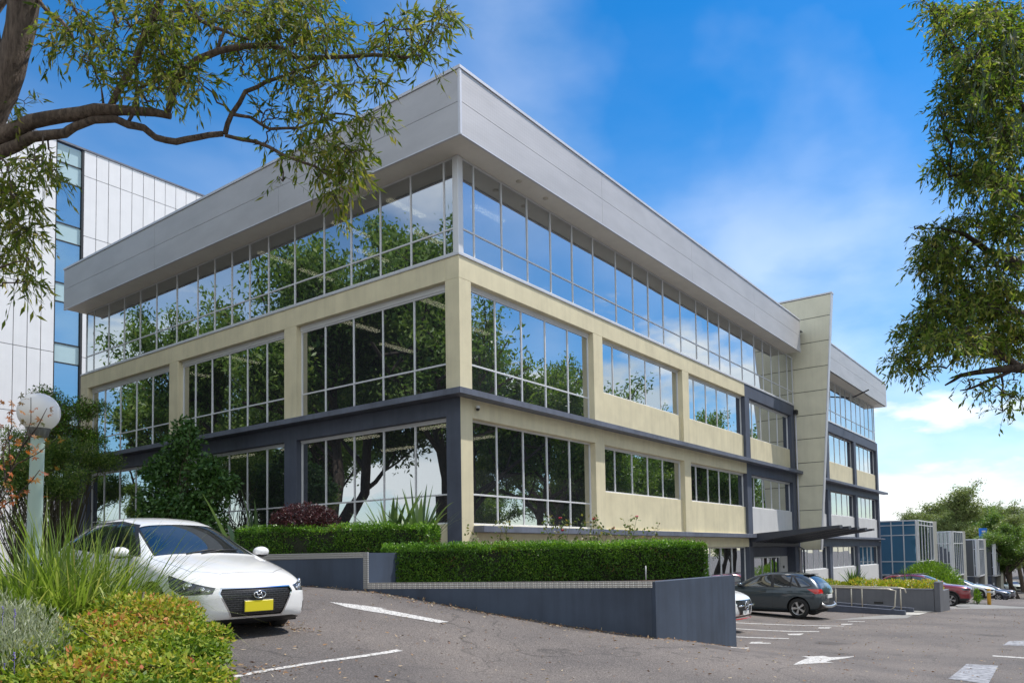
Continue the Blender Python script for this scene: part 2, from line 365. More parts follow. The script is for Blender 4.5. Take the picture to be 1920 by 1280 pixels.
def sheet(name, xs, ys, up, mat, kind='structure', mask=None):
    X, Y = np.meshgrid(xs, ys, indexing='ij'); Z = gz(X, Y)+up; n, m_ = X.shape
    V = np.stack([X, Y, Z], -1).reshape(-1, 3); idx = np.arange(n*m_).reshape(n, m_)
    Fc = np.stack([idx[:-1, :-1], idx[1:, :-1], idx[1:, 1:], idx[:-1, 1:]], -1).reshape(-1, 4)
    o = link(name, np_mesh(name, V, Fc, mat, smooth=True)); return tag(o, kind=kind)
def nonuni(a, b, lo, hi, fine):
    out_ = list(np.arange(lo, hi+1e-6, fine)); s = fine; v = lo
    while v > a: s *= 1.25; v -= s; out_.insert(0, max(v, a))
    s = fine; v = hi
    while v < b: s *= 1.25; v += s; out_.append(min(v, b))
    return np.array(out_)
g = sheet('ground', nonuni(-1200, 1600, -20, 60, .5), nonuni(-1200, 1200, -18, 12, .5), 0, M['asphalt'])
def marking(name, pts, mat, up=.006, label=None, kind='structure'):
    """paint on the tarmac, draped on it"""
    bm = bmesh.new()
    P3 = [on_ground(*q) for q in pts]; vs = [bm.verts.new((p[0], p[1], float(gz(p[0], p[1]))+up)) for p in P3]
    f = bm.faces.new(vs); bmesh.ops.triangulate(bm, faces=[f])
    for it in range(3): bmesh.ops.subdivide_edges(bm, edges=[e for e in bm.edges if e.calc_length() > .35], cuts=1)
    for v in bm.verts: v.co.z = float(gz(v.co.x, v.co.y))+up
    bmesh.ops.recalc_face_normals(bm, faces=bm.faces)
    o = obj(name, bm, mat); tag(o, kind=kind); 
    return o
marking('painted_arrow', [(617.4, 1128.2), (650, 1138), (682.6, 1144.2), (694, 1142), (821.9, 1167.6), (841.4, 1165.5), (713, 1141), (724, 1140.4)], M['paint'])
marking('bay_line', [(405, 1273.5), (743.8, 1217.4), (755.5, 1220.2), (405, 1278)], M['paint'])
marking('painted_arrow', [(1487, 1246.3), (1517, 1233), (1502, 1230), (1543, 1229.0), (1556, 1231.6), (1606, 1229.5), (1560, 1237), (1549, 1240), (1564, 1241.6)], M['paint'])
for a in ([(1370, 1192.3), (1479, 1196.0), (1480, 1197.3), (1370, 1193.7)], [(1370, 1177.0), (1536, 1183.0), (1536, 1184.1), (1370, 1178.2)],
          [(1370, 1165.8), (1583, 1172.7), (1583, 1173.5), (1370, 1166.8)], [(1370, 1212.2), (1404, 1213.4), (1404, 1215), (1370, 1213.8)],
          [(1590, 1163.5), (1622, 1164.6), (1622, 1165.4), (1590, 1164.3)], [(1861, 1228), (1950, 1234), (1950, 1236), (1861, 1230)]):
    marking('bay_line', a, M['paint'])
for a in ([(1409, 1203), (1432, 1202.6), (1427, 1204.3), (1444, 1204.6), (1446, 1206.2), (1404, 1206)], [(1476, 1187.6), (1508, 1187), (1500, 1190.3), (1479, 1190)], [(1536, 1175.6), (1560, 1175.4), (1554, 1177.6), (1533, 1177.4)],
          [(1578, 1169), (1600, 1168.8), (1595, 1170.6), (1574, 1170.6)]):
    marking('bay_marker', a, M['paint'])
marking('worn_paint_patch', [(1812, 1244.3), (1872, 1247.5), (1853, 1282), (1778, 1272)], M['patch'])
marking('worn_paint_patch', [(1892, 1201.5), (1935, 1200), (1935, 1211), (1880, 1209)], M['patch'])
marking('pale_concrete_strip', [(1560, 1161.5), (1700, 1158.2), (1730, 1146), (1790, 1141), (1960, 1139), (1960, 1122), (1800, 1128), (1700, 1150), (1600, 1157.5)], painted('pale_concrete', (.22, .215, .205), .8, .1), .004)

# ================================================================ main building
# The corner nearest the camera is the origin.  Long front runs along +X, side front along +Y.
BAYS = [(.5, 6.85), (7.46, 13.81), (14.42, 20.77), (21.38, 27.73)]
bld = empty('office_building', (0, 0, -4.2))
tag(bld, 'three storey cream and navy office building with wide grey overhanging top fascia', 'office building')
def fb(name, face, s0, s1, d0, d1, z0, z1, mat, parent=None, bev=.008):
    parent = parent or bld; zz = 4.2 if parent is bld else 0
    if face == 'R': a = (s0, s1, d0, d1)
    else: a = (d0, d1, s0, s1)
    return box(name, *a, z0+zz, z1+zz, mat, parent, bev)
def fc(name, face, s0, s1, d0, d1, z0, z1, mat, parent):
    a = (s0, s1, d0, d1) if face == 'R' else (d0, d1, s0, s1)
    return cbox(name, *a, z0, z1, mat, parent)
_pm = {}
def pane(face, s0, s1, z0, z1, d, mat, parent, name='pane', tilt=.2):
    if mat.name not in _pm:
        bm = bmesh.new(); bm_box(bm, -.5, .5, -.5, .5, -.5, .5); _pm[mat.name] = to_mesh(bm, 'pane', mat)
    o = link(name, _pm[mat.name], parent)
    if face == 'R': o.location = ((s0+s1)/2, d, (z0+z1)/2); o.scale = (s1-s0, .012, z1-z0)
    else: o.location = (d, (s0+s1)/2, (z0+z1)/2); o.scale = (.012, s1-s0, z1-z0)
    o.rotation_euler = (R_(rng.normal(0, tilt)), R_(rng.normal(0, tilt))*(0 if face == 'R' else 1), R_(rng.normal(0, tilt)))
    return o
def window(face, s0, s1, z0, z1, mull, trans, d, fw=.05, mw=.045, glass=None, parent=None, gmat=None, head=0, zoff=4.2, mat=None):
    """aluminium window: one frame mesh with its panes as sub-parts.  trans = list of transom heights"""
    parent = parent or bld; mat = mat or M['silver']; gmat = gmat or M['glass']
    w = empty_part = link('window', None, parent, (0, 0, zoff)) if False else None
    bm = bmesh.new()
    def bb(a0, a1, c0, c1, z0_, z1_):
        q = (a0, a1, c0, c1) if face == 'R' else (c0, c1, a0, a1)
        bm_box(bm, *q, z0_, z1_, .004)
    top = z1-head
    if head: bb(s0, s1, d-.05, d+.03, top, z1)
    bb(s0, s1, d-.025, d+.045, top-fw, top-.0015); bb(s0, s1, d-.025, d+.045, z0, z0+fw)
    bb(s0, s0+fw, d-.023, d+.043, z0+fw, top-fw); bb(s1-fw, s1, d-.023, d+.043, z0+fw, top-fw)
    ms = [s0+fw/2]+list(mull)+[s1-fw/2]
    for m_ in mull: bb(m_-mw/2, m_+mw/2, d-.02, d+.04, z0+fw, top-fw)
    ts = [z0+fw/2]+list(trans)+[top-fw/2]
    for i in range(len(ms)-1):
        for t_ in trans: bb(ms[i]+mw/2, ms[i+1]-mw/2, d-.018, d+.035, t_-mw/2, t_+mw/2)
    w = obj('window', bm, mat, parent, loc=(0, 0, zoff))
    for i in range(len(ms)-1):
        for j in range(len(ts)-1):
            pane(face, ms[i]+.015, ms[i+1]-.015, ts[j]+.015, ts[j+1]-.015, d+.012, gmat, w)
    return w
EX = 4.2
CR_, NV, WH = M['cream'], M['navy'], M['white']
# -- columns
fb('column', 'R', 0, .5, 0, .5, -4, 6.587, CR_)
fb('column_face', 'L', .0, .5, -.006, -.001, -4, 3.388, NV, bev=0)
for i, (a, b) in enumerate([(6.85, 7.46), (13.81, 14.42)]): fb('column', 'R', a, b, 0, .5, -4.2, 6.587, CR_)
fb('column', 'R', 20.77, 21.38, 0, .5, -4.2, 6.587, NV); fb('column', 'R', 27.73, 28.34, 0, .5, -4.2, 6.587, NV)
for a, b in [(6.85, 7.46), (13.81, 14.42), (20.95, 21.62)]:
    fb('column', 'L', a, b, 0, .5, 3.5, 6.587, CR_); fb('column', 'L', a, b, 0, .5, -2.5, 3.388, NV)
# -- beams
fb('beam', 'R', 0, 20.77, 0, .5, 6.587, 7.2, CR_); fb('beam', 'R', 20.772, 28.34, 0, .5, 6.587, 7.2, NV)
fb('beam', 'L', .5, 21.62, 0, .5, 6.587, 7.2, CR_)
for i, (a, b) in enumerate(BAYS):
    c = NV if i == 3 else CR_
    fb('beam', 'R', a, b, 0, .5, 2.883, 3.388, c); fb('beam', 'R', a, b, .0, .5, -.6, -.18, c)
LB = [(.5, 6.85), (7.46, 13.81), (14.42, 20.95)]
for a, b in LB:
    fb('beam', 'L', a, b, 0, .5, 2.92, 3.388, NV)
    fb('wall', 'L', a, b, .06, .4, -2.5, .06, CR_)
fb('slab_edge', 'R', .5, 28.34, .05, .5, 3.39, 3.548, NV); fb('slab_edge', 'L', .5, 21.62, .05, .5, 3.39, 3.548, NV)
fb('slab_edge', 'R', .5, 28.34, .05, .5, -.178, .03, CR_)
# -- ledges (one mitred piece round the corner above, one straight below)
M['ledge'] = painted('ledge_paint', (.13, .145, .19), .55, .2)
bm = bmesh.new(); bm_prism(bm, [(-.42, -.36), (28.42, -.36), (28.42, -.002), (-.002, -.002), (-.002, 22.85), (-.42, 22.85)], 3.39+EX, 3.545+EX)
obj('ledge', bm, M['ledge'], bld)
fb('ledge', 'R', .48, 21.0, -.36, -.002, -.178, 0.0, M['ledge']); 
# -- bays of the long front
fb('wall', 'R', .5, 6.85, .05, .4, -4, -.6, CR_); fb('wall', 'R', 7.46, 13.81, .05, .4, -4, -.6, CR_)
window('R', .5, 6.85, 3.55, 6.587, [1.80, 3.06, 4.30, 5.58], [4.40], .22, head=.10)
window('R', .5, 6.85, .03, 2.883, [1.80, 3.06, 4.30, 5.58], [.86], .22)
for (a, b), mu in zip(BAYS[1:], ([8.5, 9.76, 10.98, 12.24], [15.38, 16.63, 17.85, 19.14], [22.24, 23.48, 24.76, 26.04])):
    n4 = b > 27
    fb('spandrel', 'R', a, b, .12, .4, 3.55, 4.72, CR_); fb('spandrel', 'R', a, b, .12, .4, .03, 1.30, WH if n4 else CR_)
    window('R', a, b, 4.72, 6.587, mu, [], .22, head=.06); window('R', a, b, 1.30, 2.883, mu, [], .22, head=.04)
window('R', 14.42, 20.77, -3.0, -.6, [15.38, 16.63, 17.85, 19.14], [], .22); fb('wall', 'R', 14.42, 20.77, .05, .4, -4.2, -3.0, CR_)
# -- bays of the side front
LM = [[1.86, 3.12, 4.38, 5.68], [8.66, 9.76, 10.82, 11.9, 12.98], [16.0, 17.24, 18.54, 19.86]]
for (a, b), mu in zip(LB, LM):
    window('L', a, b, 3.55, 6.587, mu, [4.40], .22, head=.16); window('L', a, b, .06, 2.92, mu, [.86], .22, head=.05)
# -- top storey ribbon glazing
TR = [.69, 1.93, 3.18, 4.42, 5.67, 6.98, 8.52, 9.79, 11.0, 12.27, 13.83, 15.39, 16.65, 17.89, 19.14, 20.66, 22.33, 23.56, 24.82, 26.07, 27.42]
TL = [.52, 1.77, 3.0, 4.26, 5.5, 6.94, 8.32, 9.37, 10.41, 11.46, 12.55, 13.96, 15.41, 16.65, 17.92, 19.22, 20.51]
window('R', .17, 28.34, 7.26, 9.92, TR, [7.97], .03, gmat=M['glass']); window('L', .15, 21.2, 7.26, 9.92, TL, [7.97], .03)
fb('corner_post', 'R', -.012, .168, -.012, .14, 7.262, 9.918, M['silver'])
bm = bmesh.new(); bm_prism(bm, [(-.03, -.03), (28.34, -.03), (28.34, .10), (.10, .10), (.10, 21.6), (-.03, 21.6)], 7.201+EX, 7.26+EX); obj('sill_flashing', bm, M['sill'], bld)
# -- overhanging roof: soffit boards, fascia panels, capping
PFv = .775
bm = bmesh.new(); bm_prism(bm, [(-PFv+.02, -PFv+.02), (27.29, -PFv+.02), (27.29, .3), (.3, .3), (.3, 21.5), (-PFv+.02, 21.5)], 9.925+EX, 9.965+EX); obj('soffit', bm, M['soffit'], bld)
def fascia_run(face, s0, s1, parent, nseg, zoff):
    w = (s1-s0)/nseg
    for i in range(nseg):
        for z0, z1 in ((9.92, 10.752), (10.764, 11.6)):
            a, b = s0+i*w+(.0 if i == 0 else .004), s0+(i+1)*w-(.0 if i == nseg-1 else .004)
            q = (a, b, -PFv, -PFv+.05) if face == 'R' else (-PFv, -PFv+.05, a, b)
            box('fascia_panel', *q, z0+zoff, z1+zoff, M['fascia'], parent)
fascia_run('R', -PFv+.07, 27.3, bld, 4, EX); fascia_run('L', -PFv+.07, 21.52, bld, 3, EX)
box('fascia_backing', -PFv+.06, 27.28, -PFv+.055, -PFv+.12, 9.97+EX, 11.58+EX, M['dark'], bld); box('fascia_backing', -PFv+.055, -PFv+.12, -PFv+.13, 21.5, 9.97+EX, 11.58+EX, M['dark'], bld)
box('corner_trim', -PFv-.012, -PFv+.068, -PFv-.012, -PFv+.068, 9.9+EX, 11.61+EX, M['sill'], bld, .01)
bm = bmesh.new(); bm_prism(bm, [(-PFv-.03, -PFv-.03), (27.33, -PFv-.03), (27.33, -PFv+.16), (-PFv+.16, -PFv+.16), (-PFv+.16, 21.55), (-PFv-.03, 21.55)], 11.612+EX, 11.69+EX); obj('roof_capping', bm, M['sill'], bld)
bm = bmesh.new(); bm_prism(bm, [(-PFv-.008, -PFv-.008), (27.31, -PFv-.008), (27.31, -PFv+.06), (-PFv+.06, -PFv+.06), (-PFv+.06, 21.53), (-PFv-.008, 21.53)], 9.885+EX, 9.918+EX); obj('fascia_edge_trim', bm, M['sill'], bld)
box('fascia_return', -PFv+.12, .3, 21.48, 21.52, 9.97+EX, 11.6+EX, M['fascia'], bld)
box('roof', -PFv+.13, 28.3, -PFv+.13, 21.4, 11.2+EX, 11.25+EX, M['roof'], bld)
# -- inside: floors, ceilings with light fittings, a core wall
for z in (-.35, 3.2, 6.85): 
    box('floor_slab', .55, 28.2, .55, 21.3, z+EX, z+.14+EX, M['floor'], bld); box('ceiling', .56, 28.2, .56, 21.3, z-.12+EX, z-.1+EX, M['ceil'], bld)
box('ceiling', .3, 28.2, .3, 21.3, 9.86+EX, 9.9+EX, M['ceil'], bld)
box('core_wall', 7, 27, 6.5, 20.8, -4+EX, 9.8+EX, M['inner'], bld)
box('end_wall', .3, 28.3, 21.2, 21.6, -4+EX, 11.1+EX, CR_, bld)
def striplight(x, y, z, along):
    a, b = (1.5, .2) if along == 'x' else (.2, 1.5)
    cbox('light_fitting', x-a/2, x+a/2, y-b/2, y+b/2, z+EX-.07, z+EX-.012, M['tube'], bld)
for x, y in ((1.3, 3.2), (1.3, 5.7), (3.2, 1.5), (3.2, 4.2), (3.2, 6.8), (1.3, 9.6), (3.2, 9.8)): striplight(x, y, 9.86, 'x')
for z in (3.08, 6.73):
    for x, y in ((1.6, 2.2), (1.6, 5.6), (1.6, 9.0), (1.6, 12.2), (1.6, 15.6), (4.2, 3.0), (4.2, 6.6)): striplight(x, y, z, 'y' if z < 5 else 'x')
# -- down-lights in the soffit
for px, py in ((973, 340), (1023, 372)):
    D = at(px, py, 1)-CAM; p = CAM+D*((9.925-CAM[2])/D[2]); bm = bmesh.new(); bm_lathe(bm, [(0, -.03), (.05, -.03), (.085, -.02), (.09, 0)], 20)
    obj('downlight', bm, M['steel'], bld, loc=(p[0], p[1], 9.924+EX))

# -- slanted blade wall with panel joints
BX = 28.42
def blade_y(z): return -1.145-(2.165-1.145)*(z+.79)/(13.13+.79)*1.0-.0
zj = [-.79, 1.38, 2.703, 3.99, 5.30, 6.60, 7.91, 9.22, 10.6, 11.95, 13.1]
for i in range(len(zj)-1):
    z0, z1 = zj[i]+.018, zj[i+1]-.018; bm = bmesh.new()
    inner = .45 if z0 < 9.0 else .9
    q = [(blade_y(z0), z0), (inner, z0), (inner, z1), (blade_y(z1), z1)]
    vs = [bm.verts.new((BX+dx, y, z+EX)) for dx in (0, .03) for y, z in q]
    fs = [bm.faces.new(vs[:4]), bm.faces.new(vs[4:][::-1])]+[bm.faces.new((vs[k], vs[4+k], vs[4+(k+1) % 4], vs[(k+1) % 4])) for k in range(4)]
    bmesh.ops.recalc_face_normals(bm, faces=fs); obj('blade_panel', bm, M['cream2'] if 'cream2' in M else M.setdefault('cream2', painted('blade_cladding', (.70, .67, .52), .6, .06)), bld)
bm = bmesh.new(); q = [(blade_y(-.79)+.02, -.79), (3.2, -.79), (3.2, 13.1), (blade_y(13.1)+.02, 13.1)]
vs = [bm.verts.new((BX+dx, y, z+EX)) for dx in (.032, .3) for y, z in q]
fs = [bm.faces.new(vs[:4]), bm.faces.new(vs[4:][::-1])]+[bm.faces.new((vs[k], vs[4+k], vs[4+(k+1) % 4], vs[(k+1) % 4])) for k in range(4)]
bmesh.ops.recalc_face_normals(bm, faces=fs); obj('blade_core', bm, M['inner'], bld)
bm = bmesh.new(); q = [(blade_y(-.8)-.03, -.8), (blade_y(-.8)+.018, -.8), (blade_y(13.12)+.018, 13.12), (blade_y(13.12)-.03, 13.12)]
vs = [bm.verts.new((BX+dx, y, z+EX)) for dx in (-.012, .31) for y, z in q]
fs = [bm.faces.new(vs[:4]), bm.faces.new(vs[4:][::-1])]+[bm.faces.new((vs[k], vs[4+k], vs[4+(k+1) % 4], vs[(k+1) % 4])) for k in range(4)]
bmesh.ops.recalc_face_normals(bm, faces=fs); obj('blade_edge_trim', bm, M['sill'], bld)
box('blade_capping', BX-.03, BX+.33, blade_y(13.1)-.05, 3.2, 13.12+EX, 13.2+EX, M['sill'], bld)
# -- right wing behind the blade
W2 = [(28.95, 34.5), (35.08, 41.32), (41.9, 48.03)]
fb('column', 'R', 28.75, 28.95, 0, .5, -4.2, 6.587, NV)
for a, b in ((34.5, 35.08), (41.32, 41.9), (48.03, 48.52)): fb('column', 'R', a, b, 0, .5, -4.4, 6.587, NV)
fb('beam', 'R', 28.75, 48.52, 0, .5, 6.587, 7.2, NV)
for i, (a, b) in enumerate(W2):
    fb('beam', 'R', a, b, 0, .5, 2.883, 3.388, NV); fb('beam', 'R', a, b, 0, .5, -.6, -.1, NV)
    fb('spandrel', 'R', a, b, .12, .4, 3.55, 4.75, CR_); fb('spandrel', 'R', a, b, .12, .4, .03, 1.38, WH); fb('spandrel', 'R', a, b, .12, .4, -4.3, -1.95, WH)
    L_ = b-a; mu = [a+L_*k for k in ((.14, .34, .55, .77) if i == 1 else (.30, .51, .72))]
    for z0, z1 in ((4.75, 6.587), (1.38, 2.883), (-1.95, -.6)): window('R', a, b, z0, z1, mu, [], .22)
fb('slab_edge', 'R', 28.75, 48.5, .05, .5, 3.39, 3.548, NV); fb('slab_edge', 'R', 28.75, 48.5, .05, .5, -.1, .03, NV)
fb('ledge', 'R', 28.75, 49.9, -.36, -.002, 3.35, 3.5, M['ledge']); fb('ledge', 'R', 28.75, 48.55, -.30, -.002, -.12, -.03, M['ledge'])
window('R', 28.75, 47.9, 7.26, 9.92, [30.3, 31.8, 33.2, 34.6, 35.87, 37.12, 38.34, 39.62, 41.09, 42.38, 43.63, 44.8, 46.09, 47.39], [7.97], .03)
fb('sill_flashing', 'R', 28.75, 48.0, -.03, .1, 7.201, 7.26, M['sill'])
fascia_run('R', 28.75, 48.5, bld, 3, EX)
box('fascia_backing', 28.77, 48.45, -PFv+.055, -PFv+.12, 9.97+EX, 11.58+EX, M['dark'], bld)
box('fascia_return', 48.44, 48.5, -PFv+.052, 12, 9.925+EX, 11.6+EX, M['fascia'], bld)
box('soffit', 28.75, 48.42, -PFv+.125, .3, 9.925+EX, 9.965+EX, M['soffit'], bld)
box('roof_capping', 28.75, 48.53, -PFv-.03, -PFv+.16, 11.612+EX, 11.69+EX, M['sill'], bld)
box('roof', 28.75, 48.3, -PFv+.17, 12, 11.2+EX, 11.25+EX, M['roof'], bld)
box('core_wall', 29, 46, 5, 12, -4+EX, 9.8+EX, M['inner'], bld)
box('end_wall', 48.0, 48.45, .5, 12, -4.4+EX, 7.0+EX, NV, bld)
for z in (-.35, 3.2, 6.85, 9.9): box('floor_slab', 28.8, 48.0, .55, 12, z+EX, z+.1+EX, M['ceil'], bld)
# thin antenna-like outrigger under the wing's soffit
D0, D1 = at(1566, 729, 43), at(1596, 724, 40)
bm = bmesh.new(); bm_tube(bm, [(41.2, -.1, 9.62+EX), (39.4, -1.5, 9.66+EX)], .05, 6); obj('bracket_arm', bm, M['black'], bld)
for s in (44.5, 46.6):
    bm = bmesh.new(); bm_lathe(bm, [(0, -.03), (.07, -.02), (.08, 0)], 12); obj('downlight', bm, M['steel'], bld, loc=(s, -.4, 9.924+EX))
# -- downpipes beside the blade
bm = bmesh.new(); bm_tube(bm, [(28.3, -.08, 6.9+EX), (28.3, -.08, -3.3+EX)], .045, 8); obj('downpipe', bm, M['sill'], bld, True)
box('rain_head', 28.15, 28.42, -.2, -.004, 6.72+EX, 6.95+EX, M['black'], bld, .01)
bm = bmesh.new(); bm_tube(bm, [(28.1, -.1, -.2+EX), (28.1, -.1, -.6+EX), (28.22, -.3, -.75+EX), (28.22, -.3, -3.3+EX)], .05, 8); obj('downpipe', bm, NV, bld, True)

# ================================================================ entrance
# glazed doors set back in the fourth bay
fb('door_head', 'R', 21.38, 27.73, .42, .5, -1.1, -.6, NV)
window('R', 21.38, 26.6, -3.3, -1.1, [22.6, 23.9, 25.2], [], .5, .07, .07)
fb('side_panel', 'R', 26.6, 27.73, .44, .52, -3.3, -1.1, WH)
bm = bmesh.new(); bm_lathe(bm, [(.15, 0), (.19, .01), (.19, .03), (.15, .04)], 28, 'y', (27.0, .40, -2.2+EX)); bm_box(bm, 26.86, 27.14, .405, .425, -2.23+EX, -2.18+EX)
obj('emblem_sign', bm, M['black'], bld)
for q in ((26.9, -1.75), (26.95, -2.55)): box('small_notice', q[0], q[0]+.22, .415, .435, q[1]+EX, q[1]+.14+EX, M['black'], bld)
box('door_handle', 24.45, 24.49, .40, .43, -2.5+EX, -1.9+EX, M['chrome'], bld); box('door_handle', 24.6, 24.64, .40, .43, -2.5+EX, -1.9+EX, M['chrome'], bld)
fb('landing', 'R', 20.9, 28.3, -1.8, .42, -3.6, -3.3, painted('landing_concrete', (.33, .32, .30), .8, .1))
# canopy: a tilted leaf of blades
can = empty('entrance_canopy', (21, 0, -.2)); tag(can, 'dark navy louvred canopy jutting out over the glass entrance doors', 'canopy')
root_ = [(21.1, -.02, -.04), (27.3, -.02, -.10)]
tips = [(21.0, -4.15, .18), (26.4, -4.05, .26)]
M['can'] = painted('canopy_steel', (.045, .052, .075), .45, .1)
nb = 13
for i in range(nb):
    t = i/(nb-1); a = Vector(root_[0]).lerp(Vector(root_[1]), t); L_ = 4.05-.12*(i % 3)
    b = a+Vector((.0, -L_, .31*L_/4.1)); bm = bmesh.new()
    n = Vector((0, 0, 1)); w = Vector((.235, 0, .0)); 
    vs = []
    for p, h0, h1 in ((a, -.36, .05), (b, -.07, .03)):
        for sx in (-1, 1):
            for h in (h0, h1): vs.append(bm.verts.new(p+w*sx+Vector((0, 0, h+(.02 if sx > 0 else 0)))))
    fs = [bm.faces.new([vs[k] for k in q]) for q in ((0, 1, 3, 2), (4, 6, 7, 5), (0, 4, 5, 1), (2, 3, 7, 6), (0, 2, 6, 4), (1, 5, 7, 3))]
    bmesh.ops.recalc_face_normals(bm, faces=fs)
    o = obj('canopy_blade', bm, M['can'], can); o.location = (-21, 0, .2)
bm = bmesh.new(); bm_box(bm, 20.9, 28.2, -.12, -.005, -.58, -.37); o = obj('canopy_beam', bm, M['can'], can, loc=(-21, 0, .2))
# sign board behind the canopy
# security cameras
def cam_dome(p, label, nrm):
    c = empty('security_camera', p); tag(c, label, 'camera')
    bm = bmesh.new(); bm_lathe(bm, [(0, .05), (.05, .05), (.06, .03), (.06, 0), (.05, -.02)], 16); obj('mount', bm, M['white'], c)
    bm = bmesh.new(); bm_lathe(bm, [(0, -.09), (.03, -.083), (.048, -.055), (.052, -.02)], 16); obj('dome', bm, M['black'], c, True)
    return c
def on_y(px, py, y):
    D = at(px, py, 1)-CAM; return CAM+D*((y-CAM[1])/D[1])
cam_dome(tuple(on_y(896, 764, -.09)), 'small security camera on the cream column under the navy ledge', 0)
cam_dome(tuple(on_y(1650, 1015, -.15)), 'small white camera at the far right end of the wing below the low ledge', 0)
# ================================================================ retaining walls and planters
M['wall'] = painted('blue_grey_wall_paint', (.048, .066, .102), .65, .24, 0, True, .3, .8)
M['wallgrey'] = painted('grey_wall_paint', (.12, .125, .145), .65, .12)
def v2(a): return Vector((float(a[0]), float(a[1])))
def wall_seg(bm, a, b, th, ztop_a, ztop_b, side=1, zbot=None):
    a, b = v2(a), v2(b); d = (b-a).normalized(); n = Vector((-d.y, d.x))*th*side
    n_ = max(2, int((b-a).length/.5)); lo = []; 
    vs = []
    for i in range(n_+1):
        t = i/n_; p = a.lerp(b, t); q = p+n; zt = ztop_a+(ztop_b-ztop_a)*t; zb = (float(gz(p.x, p.y))-.4) if zbot is None else zbot
        vs.append([bm.verts.new((p.x, p.y, zb)), bm.verts.new((p.x, p.y, zt)), bm.verts.new((q.x, q.y, zt)), bm.verts.new((q.x, q.y, zb))])
    fs = []
    for i in range(n_):
        for k in range(4): fs.append(bm.faces.new((vs[i][k], vs[i+1][k], vs[i+1][(k+1) % 4], vs[i][(k+1) % 4])))
    fs.append(bm.faces.new(vs[0])); fs.append(bm.faces.new(vs[-1][::-1])); bmesh.ops.recalc_face_normals(bm, faces=fs)
PA, PB, PC, PD = at(420, 1040, 16.9), at(690, 1040, 14.2), at(1228, 1090, 12.9), at(1376, 1080, 15.2)
zA, zB = -.70, -1.255
pw = empty('planter_wall', (PB[0], PB[1], float(gz(PB[0], PB[1])))); tag(pw, 'long low blue grey planter wall capped with tread plate beside the driveway', 'planter wall')
def local(o, root): o.location = tuple(-Vector(root.location)); return o
bm = bmesh.new(); wall_seg(bm, PA, PB, .22, zA-.02, zA); local(obj('wall', bm, M['wall'], pw), pw)
bm = bmesh.new(); wall_seg(bm, PB, PC, .22, zB, zB); local(obj('wall', bm, M['wall'], pw), pw)
PE = PB[:2]+np.array([2.6, .15]); bm = bmesh.new(); wall_seg(bm, PB, PE, .2, zA-.003, zA-.003, 1); local(obj('wall', bm, M['wall'], pw), pw)
def strip(a, b, z0a, z1a, z0b, z1b, out=.012, th=.03):
    a, b = v2(a), v2(b); d = (b-a).normalized(); n = Vector((d.y, -d.x)); bm = bmesh.new()
    q = [(a+n*out, z0a), (b+n*out, z0b), (b+n*out, z1b), (a+n*out, z1a)]
    f0 = [bm.verts.new((p.x, p.y, z)) for p, z in q]; f1 = [bm.verts.new((p.x-n.x*th, p.y-n.y*th, z)) for p, z in q]
    fs = [bm.faces.new(f0), bm.faces.new(f1[::-1])]+[bm.faces.new((f0[i], f1[i], f1[(i+1) % 4], f0[(i+1) % 4])) for i in range(4)]
    bmesh.ops.recalc_face_normals(bm, faces=fs); return bm
local(obj('tread_plate_cap', strip(PA, PB, zA-.12, zA+.01, zA-.09, zA+.01), M['tread'], pw), pw)
local(obj('tread_plate_cap', strip(PB, PC, zB-.10, zB+.01, zB-.10, zB+.01), M['tread'], pw), pw)
dd = (v2(PB)-v2(PA)).normalized()*.11; local(obj('tread_plate_cap', strip(v2(PB)-dd, v2(PB)+dd*.05, zB-.10, zA+.012, zB-.10, zA+.012, .02), M['tread'], pw), pw)
ew = empty('end_wall', (PC[0], PC[1], float(gz(PC[0], PC[1])))); tag(ew, 'plain blue grey wall panel ending the planter beside the white car nose', 'wall')
bm = bmesh.new(); wall_seg(bm, v2(PC)+Vector((-.03, -.02)), PD, .24, -1.262, -1.245); local(obj('wall', bm, M['wall'], ew), ew)
d_ = (v2(PD)-v2(PC)).normalized(); bm = bmesh.new(); wall_seg(bm, v2(PD)+d_*.002, v2(PD)+d_*.03, .25, -1.24, -1.24); local(obj('end_strip', bm, M['wall'], ew), ew)
# soil in the two planter levels
bm = bmesh.new(); vs = [bm.verts.new((float(p[0]), float(p[1]), -1.33)) for p in (v2(PB)+Vector((.25, 0)), v2(PC)+Vector((.2, .1)), v2(PD)+Vector((0, .2)), Vector((1.6, -4)), Vector((1.6, -.01)), Vector((-.01, -.01)), Vector((-3, -2.4)))]
bm.faces.new(vs[::-1]); bmesh.ops.recalc_face_normals(bm, faces=bm.faces); tag(obj('planter_soil', bm, M['soil']), kind='structure')
bm = bmesh.new(); vs = [bm.verts.new((float(p[0]), float(p[1]), -.78)) for p in (v2(PA)+Vector((.2, 0)), v2(PB)+Vector((.25, .2)), v2(PE)+Vector((0, .1)), Vector((-.01, -.3)), Vector((.05, 21)), Vector((-6, 21)))]
bm.faces.new(vs[::-1]); bmesh.ops.recalc_face_normals(bm, faces=bm.faces); tag(obj('planter_soil', bm, M['soil']), kind='structure')
bm = bmesh.new(); wall_seg(bm, (1.6, -.05), (1.6, -5.6), .2, -1.3, -1.3); tag(obj('planter_back_wall', bm, M['wall']), 'short blue grey wall closing the hedge planter towards the parking bays', 'wall')

